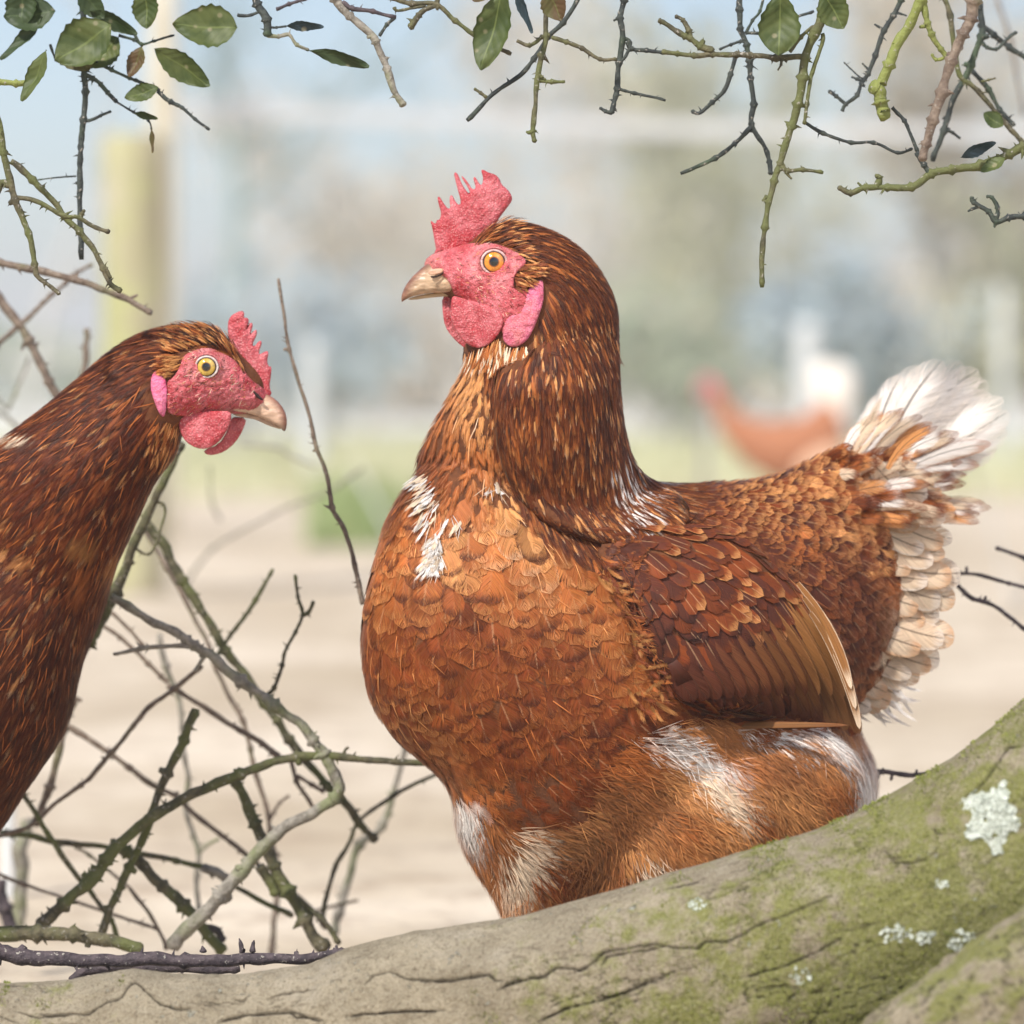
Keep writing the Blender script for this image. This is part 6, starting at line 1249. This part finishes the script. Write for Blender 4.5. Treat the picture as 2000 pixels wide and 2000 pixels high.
branch('broad grey stem standing at the left edge', A5([(100, 1450), (105, 1300), (110, 1100), (120, 950), (130, 860)]), 14, 13, 2.6, 'tw_grey', [(A5([(0, 1150), (30, 1300), (60, 1450)]), 12, 12, 2.5, 'tw_plum')], thorns=.01, **G)
branch('thin low stem crossing from the left edge to the dark one', A5([(-50, 1120), (0, 1130), (130, 1180), (400, 1270), (700, 1370), (860, 1425)]), 3.4, 3, 2.40, 'tw_brown', [(A5([(700, 1200), (800, 1330), (870, 1450), (900, 1530)]), 4, 4, 2.39), (A5([(400, 980), (480, 1020), (700, 1200)]), 2.4, 3, 2.42)], **G)
branch('leaning pair of thin stems beside the standing hen breast', A5([(1790, 1450), (1820, 1320), (1880, 1150), (1932, 960)]) + S([(720, 1560), (745, 1480), (770, 1400)]), 10, 5, 2.55, 'tw_grey', [(A5([(1735, 1400), (1760, 1250), (1810, 1080), (1880, 960), (1932, 840)]) + S([(745, 1500), (835, 1455), (870, 1430)]), 5, 3.4, 2.42, 'tw_olive'), (A5([(1640, 1340), (1780, 1300), (1932, 1265)]), 3.4, 3, 2.5, 'tw_brown')], **G)
branch('mossy level stem lying just above the dark one', A5([(-60, 1435), (0, 1430), (200, 1440), (400, 1455), (600, 1490), (770, 1530)]), 17, 12, 2.26, 'tw_olive', thorns=.03, **G)
branch('dark purple thorny stem lying level along the log', A5([(-60, 1535), (0, 1545), (200, 1565), (400, 1585), (600, 1595), (800, 1585), (1000, 1585), (1200, 1590), (1400, 1580), (1600, 1575), (1750, 1565), (1860, 1548)]), 17, 8, 2.14, 'tw_plum', [(A5([(390, 1700), (450, 1650), (600, 1630), (900, 1625), (1100, 1640), (1290, 1630)]), 11, 8, 2.16), (A5([(1310, 1540), (1300, 1490), (1290, 1470)]), 6, 1), (A5([(1360, 1540), (1365, 1500), (1370, 1480)]), 6, 1), (A5([(1095, 1540), (1090, 1510)]), 7, 1), (A5([(1825, 1550), (1815, 1505)]), 5, 1), (A5([(1850, 1555), (1960, 1540)]), 3, 1)], thorns=.02, **G)
# --- twigs to the right of the standing hen
G = dict(name='bramble_branch', cat='twig', group='twigs behind the tail of the standing hen')
B7 = lambda q: Z(1300, 650, 700, q)
branch('upper twig of the pair touching the rear of the tail', B7([(1560, 1300), (1590, 1300), (1700, 1310), (1850, 1350), (1932, 1372), (2020, 1400)]), 4, 3.4, 2.36, 'tw_plum', [(B7([(1625, 1300), (1622, 1260)]), 4, 2)], thorns=.02, **G)
branch('lower twig of the pair touching the rear of the tail', B7([(1540, 1340), (1580, 1370), (1650, 1430), (1750, 1460), (1850, 1530), (1932, 1600), (2020, 1670)]), 4.5, 4, 2.34, 'tw_plum', [(B7([(1720, 1450), (1728, 1420)]), 4, 2)], thorns=.03, **G)
branch('short twig end at the right edge above that pair', B7([(2020, 1250), (1932, 1215), (1850, 1185), (1780, 1162)]), 5, 3.5, 2.38, 'tw_plum', thorns=.01, **G)
branch('small thorny twig between the hen belly and the log', Z(1300, 1300, 700, [(1140, 590), (1170, 570), (1250, 580), (1340, 590), (1450, 580), (1500, 570)]), 4.5, 5, 2.3, 'tw_plum', [(Z(1300, 1300, 700, [(1225, 585), (1215, 620)]), 4, 2), (Z(1300, 1300, 700, [(1350, 590), (1355, 560)]), 4, 2), (Z(1300, 1300, 700, [(1150, 560), (1145, 610)]), 5, 2)], thorns=.02, **G)
